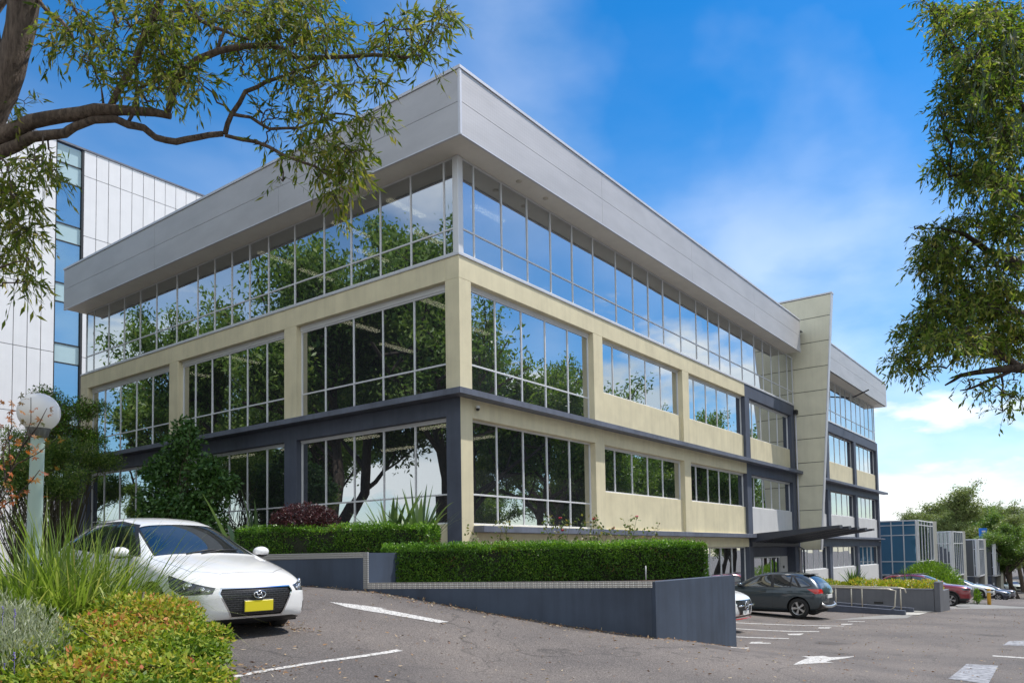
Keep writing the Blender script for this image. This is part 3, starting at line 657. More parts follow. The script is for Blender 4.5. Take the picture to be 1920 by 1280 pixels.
# ---- access ramp, rails and the planter right of the entrance
rp = empty('access_ramp', G_(15.8, -7.4)); tag(rp, 'concrete access ramp with low navy kerb walls leading up to the entrance', 'ramp')
conc = painted('ramp_concrete', (.42, .41, .38), .8, .08)
def lb(name, x0, x1, y0, y1, z0, z1, mat, root, bev=.01):
    o = box(name, x0, x1, y0, y1, z0, z1, mat, root, bev); o.location = tuple(-Vector(root.location)); return o
def lwall(name, a, b, th, za, zb, mat, root):
    bm = bmesh.new(); wall_seg(bm, a, b, th, za, zb); return local(obj(name, bm, mat, root), root)
g1, g2 = float(gz(15.8, -7.5)), float(gz(17.9, -7.4))
lwall('kerb_wall', (15.8, -7.5), (15.8, -2.0), -.2, g1+.16, g1+.46, M['navy'], rp)
lwall('kerb_wall', (17.9, -7.4), (17.9, -2.0), -.2, g2+.16, g2+.46, M['navy'], rp)
bm = bmesh.new(); vs = [bm.verts.new(p) for p in ((16.0, -7.9, g1+.01), (17.9, -7.9, g2+.01), (17.9, -1.8, -3.29), (16.0, -1.8, -3.29))]; bm.faces.new(vs); bmesh.ops.recalc_face_normals(bm, faces=bm.faces); local(obj('ramp_surface', bm, conc, rp), rp)
bm = bmesh.new(); vs = [bm.verts.new((x, y, float(gz(x, y))+.02)) for x, y in ((18.1, -7.8), (19.1, -8.0), (19.1, -2), (18.1, -2))]; bm.faces.new(vs); bmesh.ops.recalc_face_normals(bm, faces=bm.faces); tag(obj('footpath', bm, conc), kind='structure')
for i in range(4): lb('step', 18.1, 19.05, -3.4+i*.32, -1.8, -3.32+i*.0, -3.24+i*.10, conc, rp)
def rail(pts_rail, posts, label, lean=None):
    r = empty('handrail', (pts_rail[0][0], pts_rail[0][1], pts_rail[0][2]-.95)); tag(r, label, 'handrail')
    bm = bmesh.new(); bm_tube(bm, pts_rail, .027, 8); local(obj('rail', bm, M['steel'], r, True), r)
    for p, q in posts:
        bm = bmesh.new(); bm_tube(bm, [p, q], .025, 8); local(obj('post', bm, M['steel'], r, True), r)
    return r
rail([(17.8, -1.8, -2.20), (17.8, -6.9, -2.30), (17.8, -7.15, -2.34), (17.8, -7.2, -2.5)], [((17.8, y, g2+.1), (17.8, y, -2.3)) for y in (-7.0, -5.6, -5.2, -3.9, -3.5)], 'farther stainless handrail on the low kerb wall next to the planter')
rail([(15.9, -1.8, -2.16), (15.9, -6.9, -2.26), (15.9, -7.2, -2.32), (15.9, -7.15, -2.9), (15.9, -7.0, g1+.15)], [((15.9, y, g1+.2), (15.9, y, -2.26)) for y in (-5.1, -4.4, -3.4, -2.0)], 'nearer stainless handrail along the ramp behind the slate crossover')
for k, x in enumerate((18.2, 19.0)):
    rail([(x+.4, -1.0, -1.90), (x+.4, -1.6, -1.92), (x+.4, -3.4, -2.35)], [((x+.4, -3.4, -3.25), (x+.4, -3.4, -2.35)), ((x+.4, -1.6, -3.0), (x+.4, -1.6, -1.92))], ('sloping stair rail nearer the glass doors', 'looped sloping stair rail beside the cycad')[k])
pl = empty('planter', G_(19.1, -7.95)); tag(pl, 'dark grey raised planter with golden shrubs right of the ramp', 'planter')
lb('wall', 19.1, 19.3, -7.95, -2.6, -4.0, -2.42, M['wallgrey'], pl); lb('wall', 19.1, 19.95, -8.16, -7.96, -4.2, -2.12, M['wallgrey'], pl); lb('wall', 19.96, 21.6, -8.14, -7.96, -4.2, -2.5, M['wallgrey'], pl); lb('wall', 21.4, 21.6, -7.95, -2.6, -4.0, -2.42, M['wallgrey'], pl)
lb('soil', 19.3, 21.4, -7.9, -2.0, -2.6, -2.52, M['soil'], pl, 0); lb('wall', 21.6, 30, -2.8, -2.6, -4.4, -2.6, M['wallgrey'], pl)
lb('vent_slot', 19.085, 19.1, -6.1, -5.75, -3.02, -2.94, M['black'], pl, 0); lb('capping', 19.07, 19.33, -7.95, -2.6, -2.42, -2.395, M['ledge'], pl)
# timber-topped bollard, kerb
p = at(1855, 1134, 48); bo = empty('bollard', G_(p[0], p[1])); tag(bo, 'yellow steel bollard standing at the kerb end in the car park', 'bollard')
yel = painted('yellow_paint', (.60, .33, .03), .5, .12, 0, False)
bm = bmesh.new(); bm_lathe(bm, [(.001, 0), (.11, 0), (.11, 1.0), (.09, 1.05), (.001, 1.06)], 16); obj('post', bm, yel, bo); 
bm = bmesh.new(); bm_lathe(bm, [(.112, .80), (.116, .80), (.116, .9), (.112, .9)], 16); obj('band', bm, M['sill'], bo)
p0, p1 = at(1790, 1134, 46), at(1850, 1134, 47.5); bm = bmesh.new(); wall_seg(bm, p0, p1, 1.6, float(gz(p0[0], p0[1]))+.14, float(gz(p1[0], p1[1]))+.14); tag(obj('kerb_island', bm, painted('kerb_concrete', (.30, .29, .27), .8, .1)), kind='structure')

# ================================================================ white panelled tower behind, left
tw = empty('office_tower', (6, 38, -1.5)); tag(tw, 'tall white panelled office tower with a blue glass strip behind at the left', 'office tower')
M['panel'] = painted('white_tower_panel', (.76, .755, .77), .45, .03, 0, True, 0); M['joint'] = plain('dark_joint', (.16, .16, .18), .8)
TY = float(at(150, 280, 51)[1])
def on_plane_y(px, py, Y):
    D = at(px, py, 1)-CAM; return CAM+D*((Y-CAM[1])/D[1])
xs = [float(on_plane_y(x, 600, TY)[0]) for x in (154, 175, 198.8, 221.8, 243.8, 265.5, 286.5, 307, 327.5, 347.5)]
step = (xs[-1]-xs[0])/9
cols = [xs[0]+step*i for i in range(19)]
ztop = float(on_plane_y(155, 281, TY)[2]); z1_ = float(on_plane_y(155, 328.5, TY)[2]); z2_ = float(on_plane_y(155, 441.5, TY)[2]); fh = z1_-z2_
rows = [ztop, z1_]+[z1_-fh*k for k in range(1, 8)]
def tw_panel(x0, x1, z0, z1, y=0.0, mat=None, name='panel'):
    return cbox(name, x0+.02-6, x1-.02-6, TY-38+y, TY-38+.06+y, z0+.02+1.5, z1-.02+1.5, mat or M['panel'], tw)
for i in range(len(cols)-1):
    for j in range(len(rows)-1): tw_panel(cols[i], cols[i+1], rows[j+1], rows[j])
xl = [float(on_plane_y(x, 600, TY)[0]) for x in (101.5, 81, 53, 25)]; stp = (xl[0]-xl[3])/3
lc = [xl[0]-stp*k for k in range(14)]
for i in range(13):
    for j in range(len(rows)-1): tw_panel(lc[i+1], lc[i], rows[j+1], rows[j])
cbox('backing', lc[-1]-6, cols[-1]-6, TY-38+.30, TY-38+14, 0, ztop+1.45, M['joint'], tw)
cbox('roof_edge', lc[-1]-6, cols[-1]-6, TY-38-.05, TY-38+.3, ztop+1.5, ztop+1.62, M['ledge'], tw)
cbox('reveal', cols[0]-.12-6, cols[0]-6, TY-38-.01, TY-38+.29, 0, ztop+1.5, M['black'], tw); cbox('reveal', lc[0]-6, lc[0]+.04-6, TY-38-.01, TY-38+.29, 0, ztop+1.5, M['black'], tw)
ys = [281, 315, 350, 427.5, 460, 538, 573, 649.6, 685, 764, 799, 878, 913]
zz_ = [float(on_plane_y(150, y, TY)[2]) for y in ys]
for j in range(len(zz_)-1):
    sp_ = j in (0, 1) or (j > 1 and j % 2 == 1)
    tw_panel(lc[0]+.04, cols[0]-.12, zz_[j+1]+.02, zz_[j]-.02, .12, M['spangl'] if sp_ else M['glass2'], 'spandrel_pane' if sp_ else 'pane')
    cbox('transom', lc[0]+.05-6, cols[0]-.12-6, TY-38+.08, TY-38+.2, zz_[j+1]-.05+1.5, zz_[j+1]+.03+1.5, M['black'], tw)

# ================================================================ sawtooth glass offices down the hill
M['tint_blue'] = glass_mat('blue_tint_glass', (.45, .66, .82), (.07, .22, .36), (.05, .1, .14), 0, 0, .8, .25); M['tint_dark'] = glass_mat('dark_tint_glass', (.32, .38, .46), (.01, .015, .02), (.05, .06, .07))
M['palecream'] = painted('pale_grey_render', (.66, .64, .56), .75, .06)
st_ = empty('sawtooth_offices', G_(58, -1)); tag(st_, 'row of stepped two storey offices with sawtooth glass bays beyond the parked cars', 'office building')
def zpx(px, py, d): return float(at(px, py, d)[2])
def facet(a, b, zt, zb, ncol, trans, gm, fm, name='window', bar=.07):
    """one glazed facet between two plan points: frame plus panes"""
    a, b = v2(a), v2(b); L_ = (b-a).length; d = (b-a).normalized(); ang = math.atan2(d.y, d.x)
    bm = bmesh.new(); zs = [zb]+list(trans)+[zt]
    for i in range(ncol+1): bm_box(bm, L_*i/ncol-bar/2, L_*i/ncol+bar/2, -.06, .05, zb, zt)
    for z in zs: bm_box(bm, 0, L_, -.055, .045, z-bar/2, z+bar/2)
    w = obj(name, bm, fm, st_); w.location = Vector((a.x, a.y, 0))-Vector(st_.location); w.rotation_euler[2] = ang
    for i in range(ncol):
        for j in range(len(zs)-1):
            if gm.name not in _pm:
                bb = bmesh.new(); bm_box(bb, -.5, .5, -.5, .5, -.5, .5); _pm[gm.name] = to_mesh(bb, 'pane', gm)
            o = link('pane', _pm[gm.name], w); o.location = (L_*(i+.5)/ncol, 0, (zs[j]+zs[j+1])/2); o.scale = (L_/ncol-.03, .02, zs[j+1]-zs[j]-.03)
            o.rotation_euler = (R_(rng.normal(0, .3)), 0, R_(rng.normal(0, .3)))
units = [dict(A=(1650, 62, 1719, 60), P=(1719, 60, 1723, 60.1), B=(1723, 60.1, 1750, 66), fin=(1750, 1758, 66), yt=975, yb=1077, d=60, tr=(983, 1002, 1052), nA=3, nB=5),
         dict(A=(1754, 73, 1784, 71), P=(1784, 71, 1788, 71.1), B=(1788, 71.1, 1805, 76), fin=(1805, 1811, 76), yt=996, yb=1079, d=71, tr=(1018, 1056), nA=4, nB=5),
         dict(A=(1810, 85, 1831, 83), P=(1831, 83, 1835, 83.1), B=(1835, 83.1, 1844, 87), fin=(1844, 1849, 87), yt=1011, yb=1079, d=83, tr=(1029, 1060), nA=4, nB=4),
         dict(A=(1849, 98, 1863, 96), P=(1863, 96, 1866, 96.1), B=(1866, 96.1, 1874, 99), fin=(1874, 1879, 99), yt=1020, yb=1078, d=96, tr=(1036, 1063), nA=3, nB=3)]
pgx = painted('offices_plinth', (.06, .065, .085), .6, .1)
for i, u in enumerate(units):
    mx_ = lambda px, d: at(px, 1030, d)[:2]
    zt, zb = zpx(u['P'][0], u['yt'], u['d']), zpx(u['P'][0], u['yb'], u['d']); tr = sorted(zpx(u['P'][0], y, u['d']) for y in u['tr'])
    a0, a1 = mx_(u['A'][0], u['A'][1]), mx_(u['A'][2], u['A'][3]); b1 = mx_(u['B'][2], u['B'][3])
    facet(a0, a1, zt, zb, u['nA'], tr, M['tint_blue'] if i == 0 else M['tint_dark'], M['silver'])
    p1 = mx_(u['P'][2], u['P'][3]); bm = bmesh.new(); wall_seg(bm, a1, p1, .2, zt, zt, 1, zb); local(obj('corner_post', bm, M['silver'], st_), st_)
    facet(p1, b1, zt, zb, u['nB'], tr[-1:] if i else [tr[0], tr[-1]], M['tint_dark'], M['silver'])
    f0, f1 = mx_(u['fin'][0], u['fin'][2]), mx_(u['fin'][1], u['fin'][2]+.2); gg = float(gz(f0[0], f0[1]))
    bm = bmesh.new(); wall_seg(bm, f0, f1, 5.0, zt+.12, zt+.12, 1, gg-.5); local(obj('fin_wall', bm, M['palecream'], st_), st_)
    # roof slab, soffit and the recessed lower storey
    bm = bmesh.new(); q = [a0, a1, p1, b1, (b1[0]+7, b1[1]+9), (a0[0]+2, a0[1]+12)]
    for z0, z1 in ((zt-.02, zt+.06), (zb-.12, zb-.04)): bm_prism(bm, [(float(x), float(y)) for x, y in q], z0, z1)
    local(obj('slab', bm, M['silver'], st_), st_)
    e2 = [(float(x), float(y)) for x, y in q]; cx_ = sum(x for x, y in e2)/6; cy_ = sum(y for x, y in e2)/6; e2 = [(cx_+(x-cx_)*.9, cy_+(y-cy_)*.9) for x, y in e2]; bm = bmesh.new(); bm_prism(bm, e2, zb-.03, zt-.03); local(obj('upper_storey', bm, M['inner'], st_), st_)
    bm = bmesh.new(); e = [(cx_+(x-cx_)*.97, cy_+(y-cy_)*.97) for x, y in e2]; bm_prism(bm, e, gg-.5, zb-.13)
    local(obj('lower_storey', bm, pgx, st_), st_)
    if i in (2, 3):
        pp = at((1833, 1863)[i-2]-(1, 0)[i-2], 1097, (83.2, 96.2)[i-2]); cbox('notice', *(np.array([pp[0]-.25, pp[0]+.3, pp[1]-.06, pp[1]])-np.array([st_.location[0]]*2+[st_.location[1]]*2)), pp[2]-.35-st_.location[2], pp[2]+.35-st_.location[2], M['white'], st_)
# blue board on a mast behind the offices
p = at(1844, 1000, 104); sg = empty('tall_sign', G_(p[0], p[1])); tag(sg, 'bright blue sign board with white lettering bars above the sawtooth roofs', 'sign')
blue = plain('sign_blue', (.02, .16, .62), .5)
h = float(p[2])-sg.location[2]
def sgn(name, a, b, c, d2, mat, dy=0):
    bm = bmesh.new(); bm_box(bm, a, b, -.1-dy, .1-dy, c, d2); o = obj(name, bm, mat, sg); o.rotation_euler[2] = math.atan2(CR[1], CR[0]); return o
sgn('board', -.55, .45, h-.75, h+.75, blue); sgn('board', -.3, .5, h-1.0, h-.76, blue)
sgn('lettering', -.28, .22, h+.22, h+.42, M['white'], .012); sgn('lettering', -.24, .16, h-.14, h+.04, M['white'], .012)
bm = bmesh.new(); bm_tube(bm, [(0, .0, 0), (0, 0, h-.9)], .12, 8); obj('mast', bm, M['steel'], sg)

# ================================================================ globe lamp
p = at(58, 1110, 9.1); lp = empty('garden_lamp', G_(p[0], p[1], -.02)); tag(lp, 'white globe lamp on a pale green post rising from the grass clump', 'lamp')
hh = float(at(73, 772, 9.1)[2])-lp.location[2]
pg = painted('pale_green_paint', (.36, .46, .40), .5, .06)
bm = bmesh.new(); bm_lathe(bm, [(.08, 0), (.08, hh-1.1), (.076, hh-.9), (.074, hh-.30)], 24); obj('post', bm, pg, lp)
bm = bmesh.new(); bm_lathe(bm, [(.074, hh-.30), (.105, hh-.28), (.115, hh-.22), (.13, hh-.18), (.10, hh-.175)], 24); obj('collar', bm, bark_mat('tarnished_collar', (.05, .05, .045), (.2, .2, .18)), lp)
opal = plain('opal_globe', (.80, .77, .74), .55)
bm = bmesh.new(); bmesh.ops.create_uvsphere(bm, u_segments=32, v_segments=20, radius=.224, matrix=Matrix.Translation((0, 0, hh)))
obj('globe', bm, opal, lp, True)
top = at(73, 772, 9.1); 
bm = bmesh.new(); bm_lathe(bm, [(.0845, .62), (.0865, .62), (.0865, .66), (.0845, .66)], 20); obj('joint_band', bm, pg, lp)
lp.rotation_euler = (0, 0, 0)
dv = Vector((float(top[0]), float(top[1]), float(top[2])))-Vector(lp.location); lp.rotation_euler = Vector((0, 0, 1)).rotation_difference(dv.normalized()).to_euler()
# ================================================================ vehicles
def car_paint(name, col, metal=0., rough=.28):
    m, nt, p, o = mat_base(name); p.inputs['Base Color'].default_value = (*col, 1); p.inputs['Metallic'].default_value = metal
    p.inputs['Roughness'].default_value = rough; p.inputs['Coat Weight'].default_value = 1; p.inputs['Coat Roughness'].default_value = .03
    n = noise(nt, 2.0, 4, .5); c = ramp(nt, n, [(.35, [v*.95 for v in col]), (.65, [min(1, v*1.03) for v in col])]); nt.links.new(c, p.inputs['Base Color'])
    return m
M['cglass'] = plain('car_glass', (.012, .016, .018), .015, 0, 1.0)
mm = M['cglass'].node_tree.nodes['Principled BSDF']; mm.inputs['IOR'].default_value = 1.9
M['lamp'] = plain('headlamp_lens', (.30, .32, .34), .06, .6)
M['lampdark'] = plain('headlamp_housing', (.10, .105, .115), .10, .6)
M['redlamp'] = plain('tail_lamp', (.55, .015, .012), .1); M['redlamp'].node_tree.nodes['Principled BSDF'].inputs['Coat Weight'].default_value = 1
M['alloy'] = plain('alloy_wheel', (.55, .55, .56), .3, .8)
M['yplate'] = plain('yellow_plate', (.72, .62, .02), .4)
M['wplate'] = plain('white_plate', (.7, .7, .7), .4)
m, nt, p, o = mat_base('grille_mesh'); bk = nt.nodes.new('ShaderNodeTexBrick'); t = nt.nodes.new('ShaderNodeTexCoord'); sp = nt.nodes.new('ShaderNodeSeparateXYZ'); cb = nt.nodes.new('ShaderNodeCombineXYZ')
nt.links.new(t.outputs['Object'], sp.inputs[0]); nt.links.new(sp.outputs['Y'], cb.inputs['X']); nt.links.new(sp.outputs['Z'], cb.inputs['Y']); nt.links.new(cb.outputs[0], bk.inputs['Vector'])
bk.inputs['Scale'].default_value = 1; bk.inputs['Brick Width'].default_value = .075; bk.inputs['Row Height'].default_value = .026; bk.inputs['Mortar Size'].default_value = .0035
bk.inputs['Color1'].default_value = (.006, .006, .007, 1); bk.inputs['Color2'].default_value = (.01, .01, .01, 1); bk.inputs['Mortar'].default_value = (.05, .05, .055, 1)
nt.links.new(bk.outputs['Color'], p.inputs['Base Color']); p.inputs['Roughness'].default_value = .35; bump(nt, p, bk.outputs['Fac'], .8, .01); M['grille'] = m

def cut(bm, poly, d, filt):
    """project a convex outline along d on to the body and cut it in; returns the faces inside"""
    poly = [Vector(p) for p in poly]; d = Vector(d).normalized(); n = len(poly); cen = sum(poly, Vector())/n
    planes = []
    for i in range(n):
        a, b = poly[i], poly[(i+1) % n]; no = (b-a).cross(d).normalized()
        if no.dot(cen-a) > 0: no = -no
        planes.append((a, no))
    def cand():
        fs = []
        for f in bm.faces:
            if f.normal.dot(d) < .05: continue
            if not filt(f.calc_center_median(), f.normal): continue
            if any(all((v.co-a).dot(no) > 1e-5 for v in f.verts) for a, no in planes): continue
            fs.append(f)
        return fs
    for a, no in planes:
        fs = cand(); ge = set(fs)
        for f in fs: ge.update(f.edges); ge.update(f.verts)
        bmesh.ops.bisect_plane(bm, geom=list(ge), plane_co=a, plane_no=no, dist=1e-5)
    bm.normal_update(); res = []
    for f in bm.faces:
        c = f.calc_center_median()
        if f.normal.dot(d) >= .02 and filt(c, f.normal) and all((c-a).dot(no) < 1e-5 for a, no in planes): res.append(f)
    return res
def split(bm, faces, name, mat, parent, inset=0.0, thick=0.0, smooth=True):
    """lift faces off the body as a part of their own"""
    b2 = bmesh.new(); mp_ = {}
    for f in faces:
        vs = []
        for v in f.verts:
            if v not in mp_:
                mp_[v] = b2.verts.new(v.co-v.normal*inset)
            vs.append(mp_[v])
        try: nf = b2.faces.new(vs)
        except ValueError: continue
        nf.smooth = smooth
    if not b2.faces: return None
    bmesh.ops.delete(bm, geom=faces, context='FACES')
    if thick:
        b2.normal_update(); g_ = bmesh.ops.solidify(b2, geom=list(b2.faces), thickness=thick)
    return obj(name, b2, mat, parent)
def build_body(st, sub=2):
    """st: list of stations front->rear (x, zb, w, zs, yt, zt, ztc [,bow]) -> smooth closed body"""
    bm = bmesh.new(); rings = []
    for s in st:
        x, zb, w, zs, yt, zt, ztc = s[:7]
        half = [(0, zb), (.5*w, zb), (.90*w, zb), (w*.985, zb+.08), (w, zb+(zs-zb)*.42), (w*.995, zb+(zs-zb)*.74), (w*.955, zs), (yt, zt), (yt*.55, (zt+ztc*2)/3), (0, ztc)]
        ring = [bm.verts.new((x, y, z)) for y, z in half]+[bm.verts.new((x, -y, z)) for y, z in half[-2:0:-1]]
        rings.append(ring)
    n = len(rings[0])
    for i in range(len(rings)-1):
        for k in range(n): bm.faces.new((rings[i][k], rings[i][(k+1) % n], rings[i+1][(k+1) % n], rings[i+1][k]))
    for ri, sgn in ((0, 1), (-1, -1)):
        r = rings[ri]; bow = st[ri][7] if len(st[ri]) > 7 else .05
        # rows: index 2..7 on the left, mirrored on the right; columns L, mid, centre, mid, R
        L_ = [r[2], r[3], r[4], r[5], r[6], r[7]]; Rr = [r[16], r[15], r[14], r[13], r[12], r[11]]
        rows = []
        for j in range(6):
            if j == 0: rows.append([L_[0], r[1], r[0], r[17], Rr[0]])
            elif j == 5: rows.append([L_[5], r[8], r[9], r[10], Rr[5]])
            else:
                row = [L_[j]]
                for t_ in (.25, .5, .75):
                    c = L_[j].co.lerp(Rr[j].co, t_); c.x += sgn*bow*(1-abs(t_-.5)*1.2)
                    row.append(bm.verts.new(c))
                row.append(Rr[j]); rows.append(row)
        for j in range(5):
            for k in range(4): bm.faces.new((rows[j][k], rows[j][k+1], rows[j+1][k+1], rows[j+1][k]))
    bmesh.ops.recalc_face_normals(bm, faces=bm.faces)
    me = bpy.data.meshes.new('cage'); bm.to_mesh(me); bm.free()
    o = bpy.data.objects.new('cage', me); COL.objects.link(o); md = o.modifiers.new('s', 'SUBSURF'); md.levels = sub; md.render_levels = sub
    dg = bpy.context.evaluated_depsgraph_get(); dg.update(); ev = o.evaluated_get(dg); me2 = bpy.data.meshes.new_from_object(ev)
    bpy.data.objects.remove(o); bm = bmesh.new(); bm.from_mesh(me2)
    for f in bm.faces: f.smooth = True
    bm.normal_update(); return bm
def wheel_mesh(r, w, spokes, style):
    out_ = {}
    bm = bmesh.new(); bm_lathe(bm, [(r*.66, -w/2), (r*.93, -w/2), (r, -w/2+.025), (r, w/2-.025), (r*.93, w/2), (r*.66, w/2)], 36, 'y'); out_['tyre'] = to_mesh(bm, 'tyre', M['rubber'])
    bm = bmesh.new(); bm_lathe(bm, [(r*.66, w/2-.004), (r*.63, w/2-.008), (r*.61, w/2-.05), (r*.60, -w/2)], 36, 'y')
    bm_lathe(bm, [(0, w/2-.02), (r*.14, w/2-.022), (r*.16, w/2-.05)], 20, 'y')
    for k in range(spokes):
        a = 2*math.pi*k/spokes
        for da in ((-.13, .13) if style == 'twin' else (0,)):
            p = [(r*.10, a-.10+da*.3), (r*.10, a+.10+da*.3), (r*.625, a+.11+da), (r*.625, a-.11+da)] if style == 'twin' else [(r*.12, a-.5), (r*.12, a+.5), (r*.62, a+.27), (r*.62, a-.12)]
            q = [(rr*math.cos(t_), rr*math.sin(t_)) for rr, t_ in p]
            f0 = [bm.verts.new((x, w/2-.018, z)) for x, z in q]; f1 = [bm.verts.new((x, w/2-.06, z)) for x, z in q]
            fs = [bm.faces.new(f0), bm.faces.new(f1[::-1])]+[bm.faces.new((f0[i], f1[i], f1[(i+1) % 4], f0[(i+1) % 4])) for i in range(4)]
            bmesh.ops.recalc_face_normals(bm, faces=fs)
    out_['rim'] = to_mesh(bm, 'rim', M['alloy'])
    bm = bmesh.new(); bm_lathe(bm, [(0, -.02), (r*.6, -.02)], 24, 'y'); out_['disc'] = to_mesh(bm, 'brake_disc', M['black'])
    return out_
def make_car(name, spec, loc, rz, paint, label, group=None, pitch=0):
    car = empty(name, loc, rz); car.rotation_euler[1] = pitch; tag(car, label, spec.get('cat', 'car'), group)
    bm = build_body(spec['st'], spec.get('sub', 2)); W = spec['W']
    zs_ = spec['z_belt']; X0 = spec['front']; X1 = spec['rear']; r = spec['wr']; clad = spec.get('clad')
    # wheel arches
    for x in spec['axles']:
        for s in (1, -1):
            if clad:
                fs = cut(bm, [(x+(r+.11)*math.cos(a), s*W, r+(r+.11)*math.sin(a)) for a in np.linspace(0, 2*math.pi, 19)[:-1]], (0, s, 0), lambda c, n_: abs(n_.y) > .2 and c.z < zs_)
                for f in fs: f.material_index = 1
            fs = cut(bm, [(x+(r+.045)*math.cos(a), s*W, r+.01+(r+.045)*math.sin(a)) for a in np.linspace(0, 2*math.pi, 21)[:-1]], (0, s, 0), lambda c, n_: c.y*s > W*.45 and c.z < zs_-.04)
            bmesh.ops.delete(bm, geom=fs, context='FACES')
    if clad:
        for s in (1, -1):
            fs = cut(bm, [(X1-.2, s*W, 0), (X0+.2, s*W, 0), (X0+.2, s*W, clad), (X1-.2, s*W, clad)], (0, s, 0), lambda c, n_: abs(n_.y) > .3)
            for f in fs: f.material_index = 1
    # side windows: dark surround first, then the panes
    for s in (1, -1):
        for poly in spec['side_trim']:
            for f in cut(bm, [(x, s*W, z) for x, z in poly], (0, s, .0), lambda c, n_: abs(n_.y) > .25 and c.z > zs_-.12): f.material_index = 2
        for poly in spec['side_glass']:
            fs = cut(bm, [(x, s*W, z) for x, z in poly], (0, s, 0), lambda c, n_: abs(n_.y) > .25 and c.z > zs_-.12)
            split(bm, fs, 'side_window', M['cglass'], car, .004)
        for x in spec['doors']:
            for f in cut(bm, [(x-.004, s*W, .25), (x+.004, s*W, .25), (x+.004, s*W, zs_), (x-.004, s*W, zs_)], (0, s, 0), lambda c, n_: abs(n_.y) > .4): f.material_index = 3
    for key, nm in (('wind', 'windscreen'), ('rearglass', 'rear_window')):
        poly = spec[key]; sg = 1 if key == 'wind' else -1
        big = [Vector(p) for p in poly]; cen = sum(big, Vector())/len(big)
        for f in cut(bm, [tuple(cen+(p-cen)*1.045) for p in big], (sg*.55, 0, 1), lambda c, n_: n_.z > .15 and n_.x*sg > .12): f.material_index = 2
        fs = cut(bm, poly, (sg*.55, 0, 1), lambda c, n_: n_.z > .15 and n_.x*sg > .12)
        split(bm, fs, nm, M['cglass'], car, .004)
    # bonnet shut lines
    for x0, y0, x1, y1 in spec.get('bonnet', []):
        d_ = Vector((x1-x0, y1-y0, 0)).normalized(); n_ = Vector((-d_.y, d_.x, 0))*.0035; a, b = Vector((x0, y0, 1)), Vector((x1, y1, 1))
        for f in cut(bm, [tuple(a-n_), tuple(b-n_), tuple(b+n_), tuple(a+n_)], (0, 0, 1), lambda c, n2: n2.z > .25): f.material_index = 3
    for it in spec['face']:
        nm, mt, dr, poly, ins = it[:5]; filt = it[5] if len(it) > 5 else (lambda c, n_: True)
        for s in ((1, -1) if dr[1] != 0 else (1,)):
            dd = (dr[0], dr[1]*s, dr[2]); pl = [(p_[0], p_[1]*s, p_[2]) for p_ in poly]
            fs = cut(bm, pl, dd, filt)
            if nm is None:
                for f in fs: f.material_index = mt
            else: split(bm, fs, nm, M[mt], car, ins)
    obj('body', bm, [paint, M['black'], M['black'], M['black'], M['chrome']], car)
    # underside / liners
    bm = bmesh.new(); bm_box(bm, X1+.25, X0-.25, -W*.80, W*.80, .17, .55); obj('underbody', bm, M['dark'], car)
    for s in (1, -1):
        for x in spec['axles']:
            bm = bmesh.new()
            ring = [[bm.verts.new((x+(r+.045)*math.cos(a), s*y, r+.01+(r+.045)*math.sin(a))) for a in np.linspace(-.35, math.pi+.35, 15)] for y in (W*.965, W*.6)]
            for k in range(14): bm.faces.new((ring[0][k], ring[0][k+1], ring[1][k+1], ring[1][k]))
            bm.faces.new(ring[1]); obj('wheel_arch', bm, M['dark'], car)
    wm = wheel_mesh(r, .21, spec.get('spokes', 5), spec.get('rim', 'five'))
    for x in spec['axles']:
        for s in (1, -1):
            w = link('wheel', wm['tyre'], car, (x, s*(W-.13), r)); w.rotation_euler[2] = 0 if s > 0 else math.pi
            w.rotation_euler[1] = random.uniform(0, 2)
            link('rim', wm['rim'], w); link('brake_disc', wm['disc'], w)
    for s in (1, -1):
        mx_, my, mz = spec['mirror']; bm = bmesh.new()
        bmesh.ops.create_icosphere(bm, subdivisions=3, radius=1); 
        for v in bm.verts: v.co = Vector((v.co.x*.075+(.02 if v.co.x > 0 else 0), v.co.y*.115, v.co.z*.075))
        for f in bm.faces: f.smooth = True; f.material_index = 1 if f.calc_center_median().z < -.035 else 0
        obj('mirror', bm, [paint, M['black']], car, loc=(mx_, s*(my+.03), mz))
        bm = bmesh.new(); bm_tube(bm, [(mx_, s*(my-.14), mz-.06), (mx_, s*(my-.02), mz-.03)], .022, 6); obj('mirror_arm', bm, M['black'], car)
        for x in spec.get('handles', []):
            bm = bmesh.new(); bm_box(bm, x-.09, x+.09, s*(W-.012)-.014, s*(W-.012)+.014, zs_-.13, zs_-.10, .006); obj('door_handle', bm, paint, car)
    return car
def emblem_h(car, x, z, s=1.0):
    e = bmesh.new(); bm_tube(e, [(x, .062*s*math.cos(a), z+.034*s*math.sin(a)) for a in np.linspace(0, 2*math.pi, 25)], .0065*s, 6, False)
    for y in (-.022, .022): bm_tube(e, [(x, (y+.010)*s, z-.024*s), (x, (y-.012)*s, z+.024*s)], .0075*s, 6)
    bm_tube(e, [(x, -.022*s, z-.006*s), (x, .022*s, z+.006*s)], .006*s, 6)
    obj('badge', e, M['chrome'], car, True)

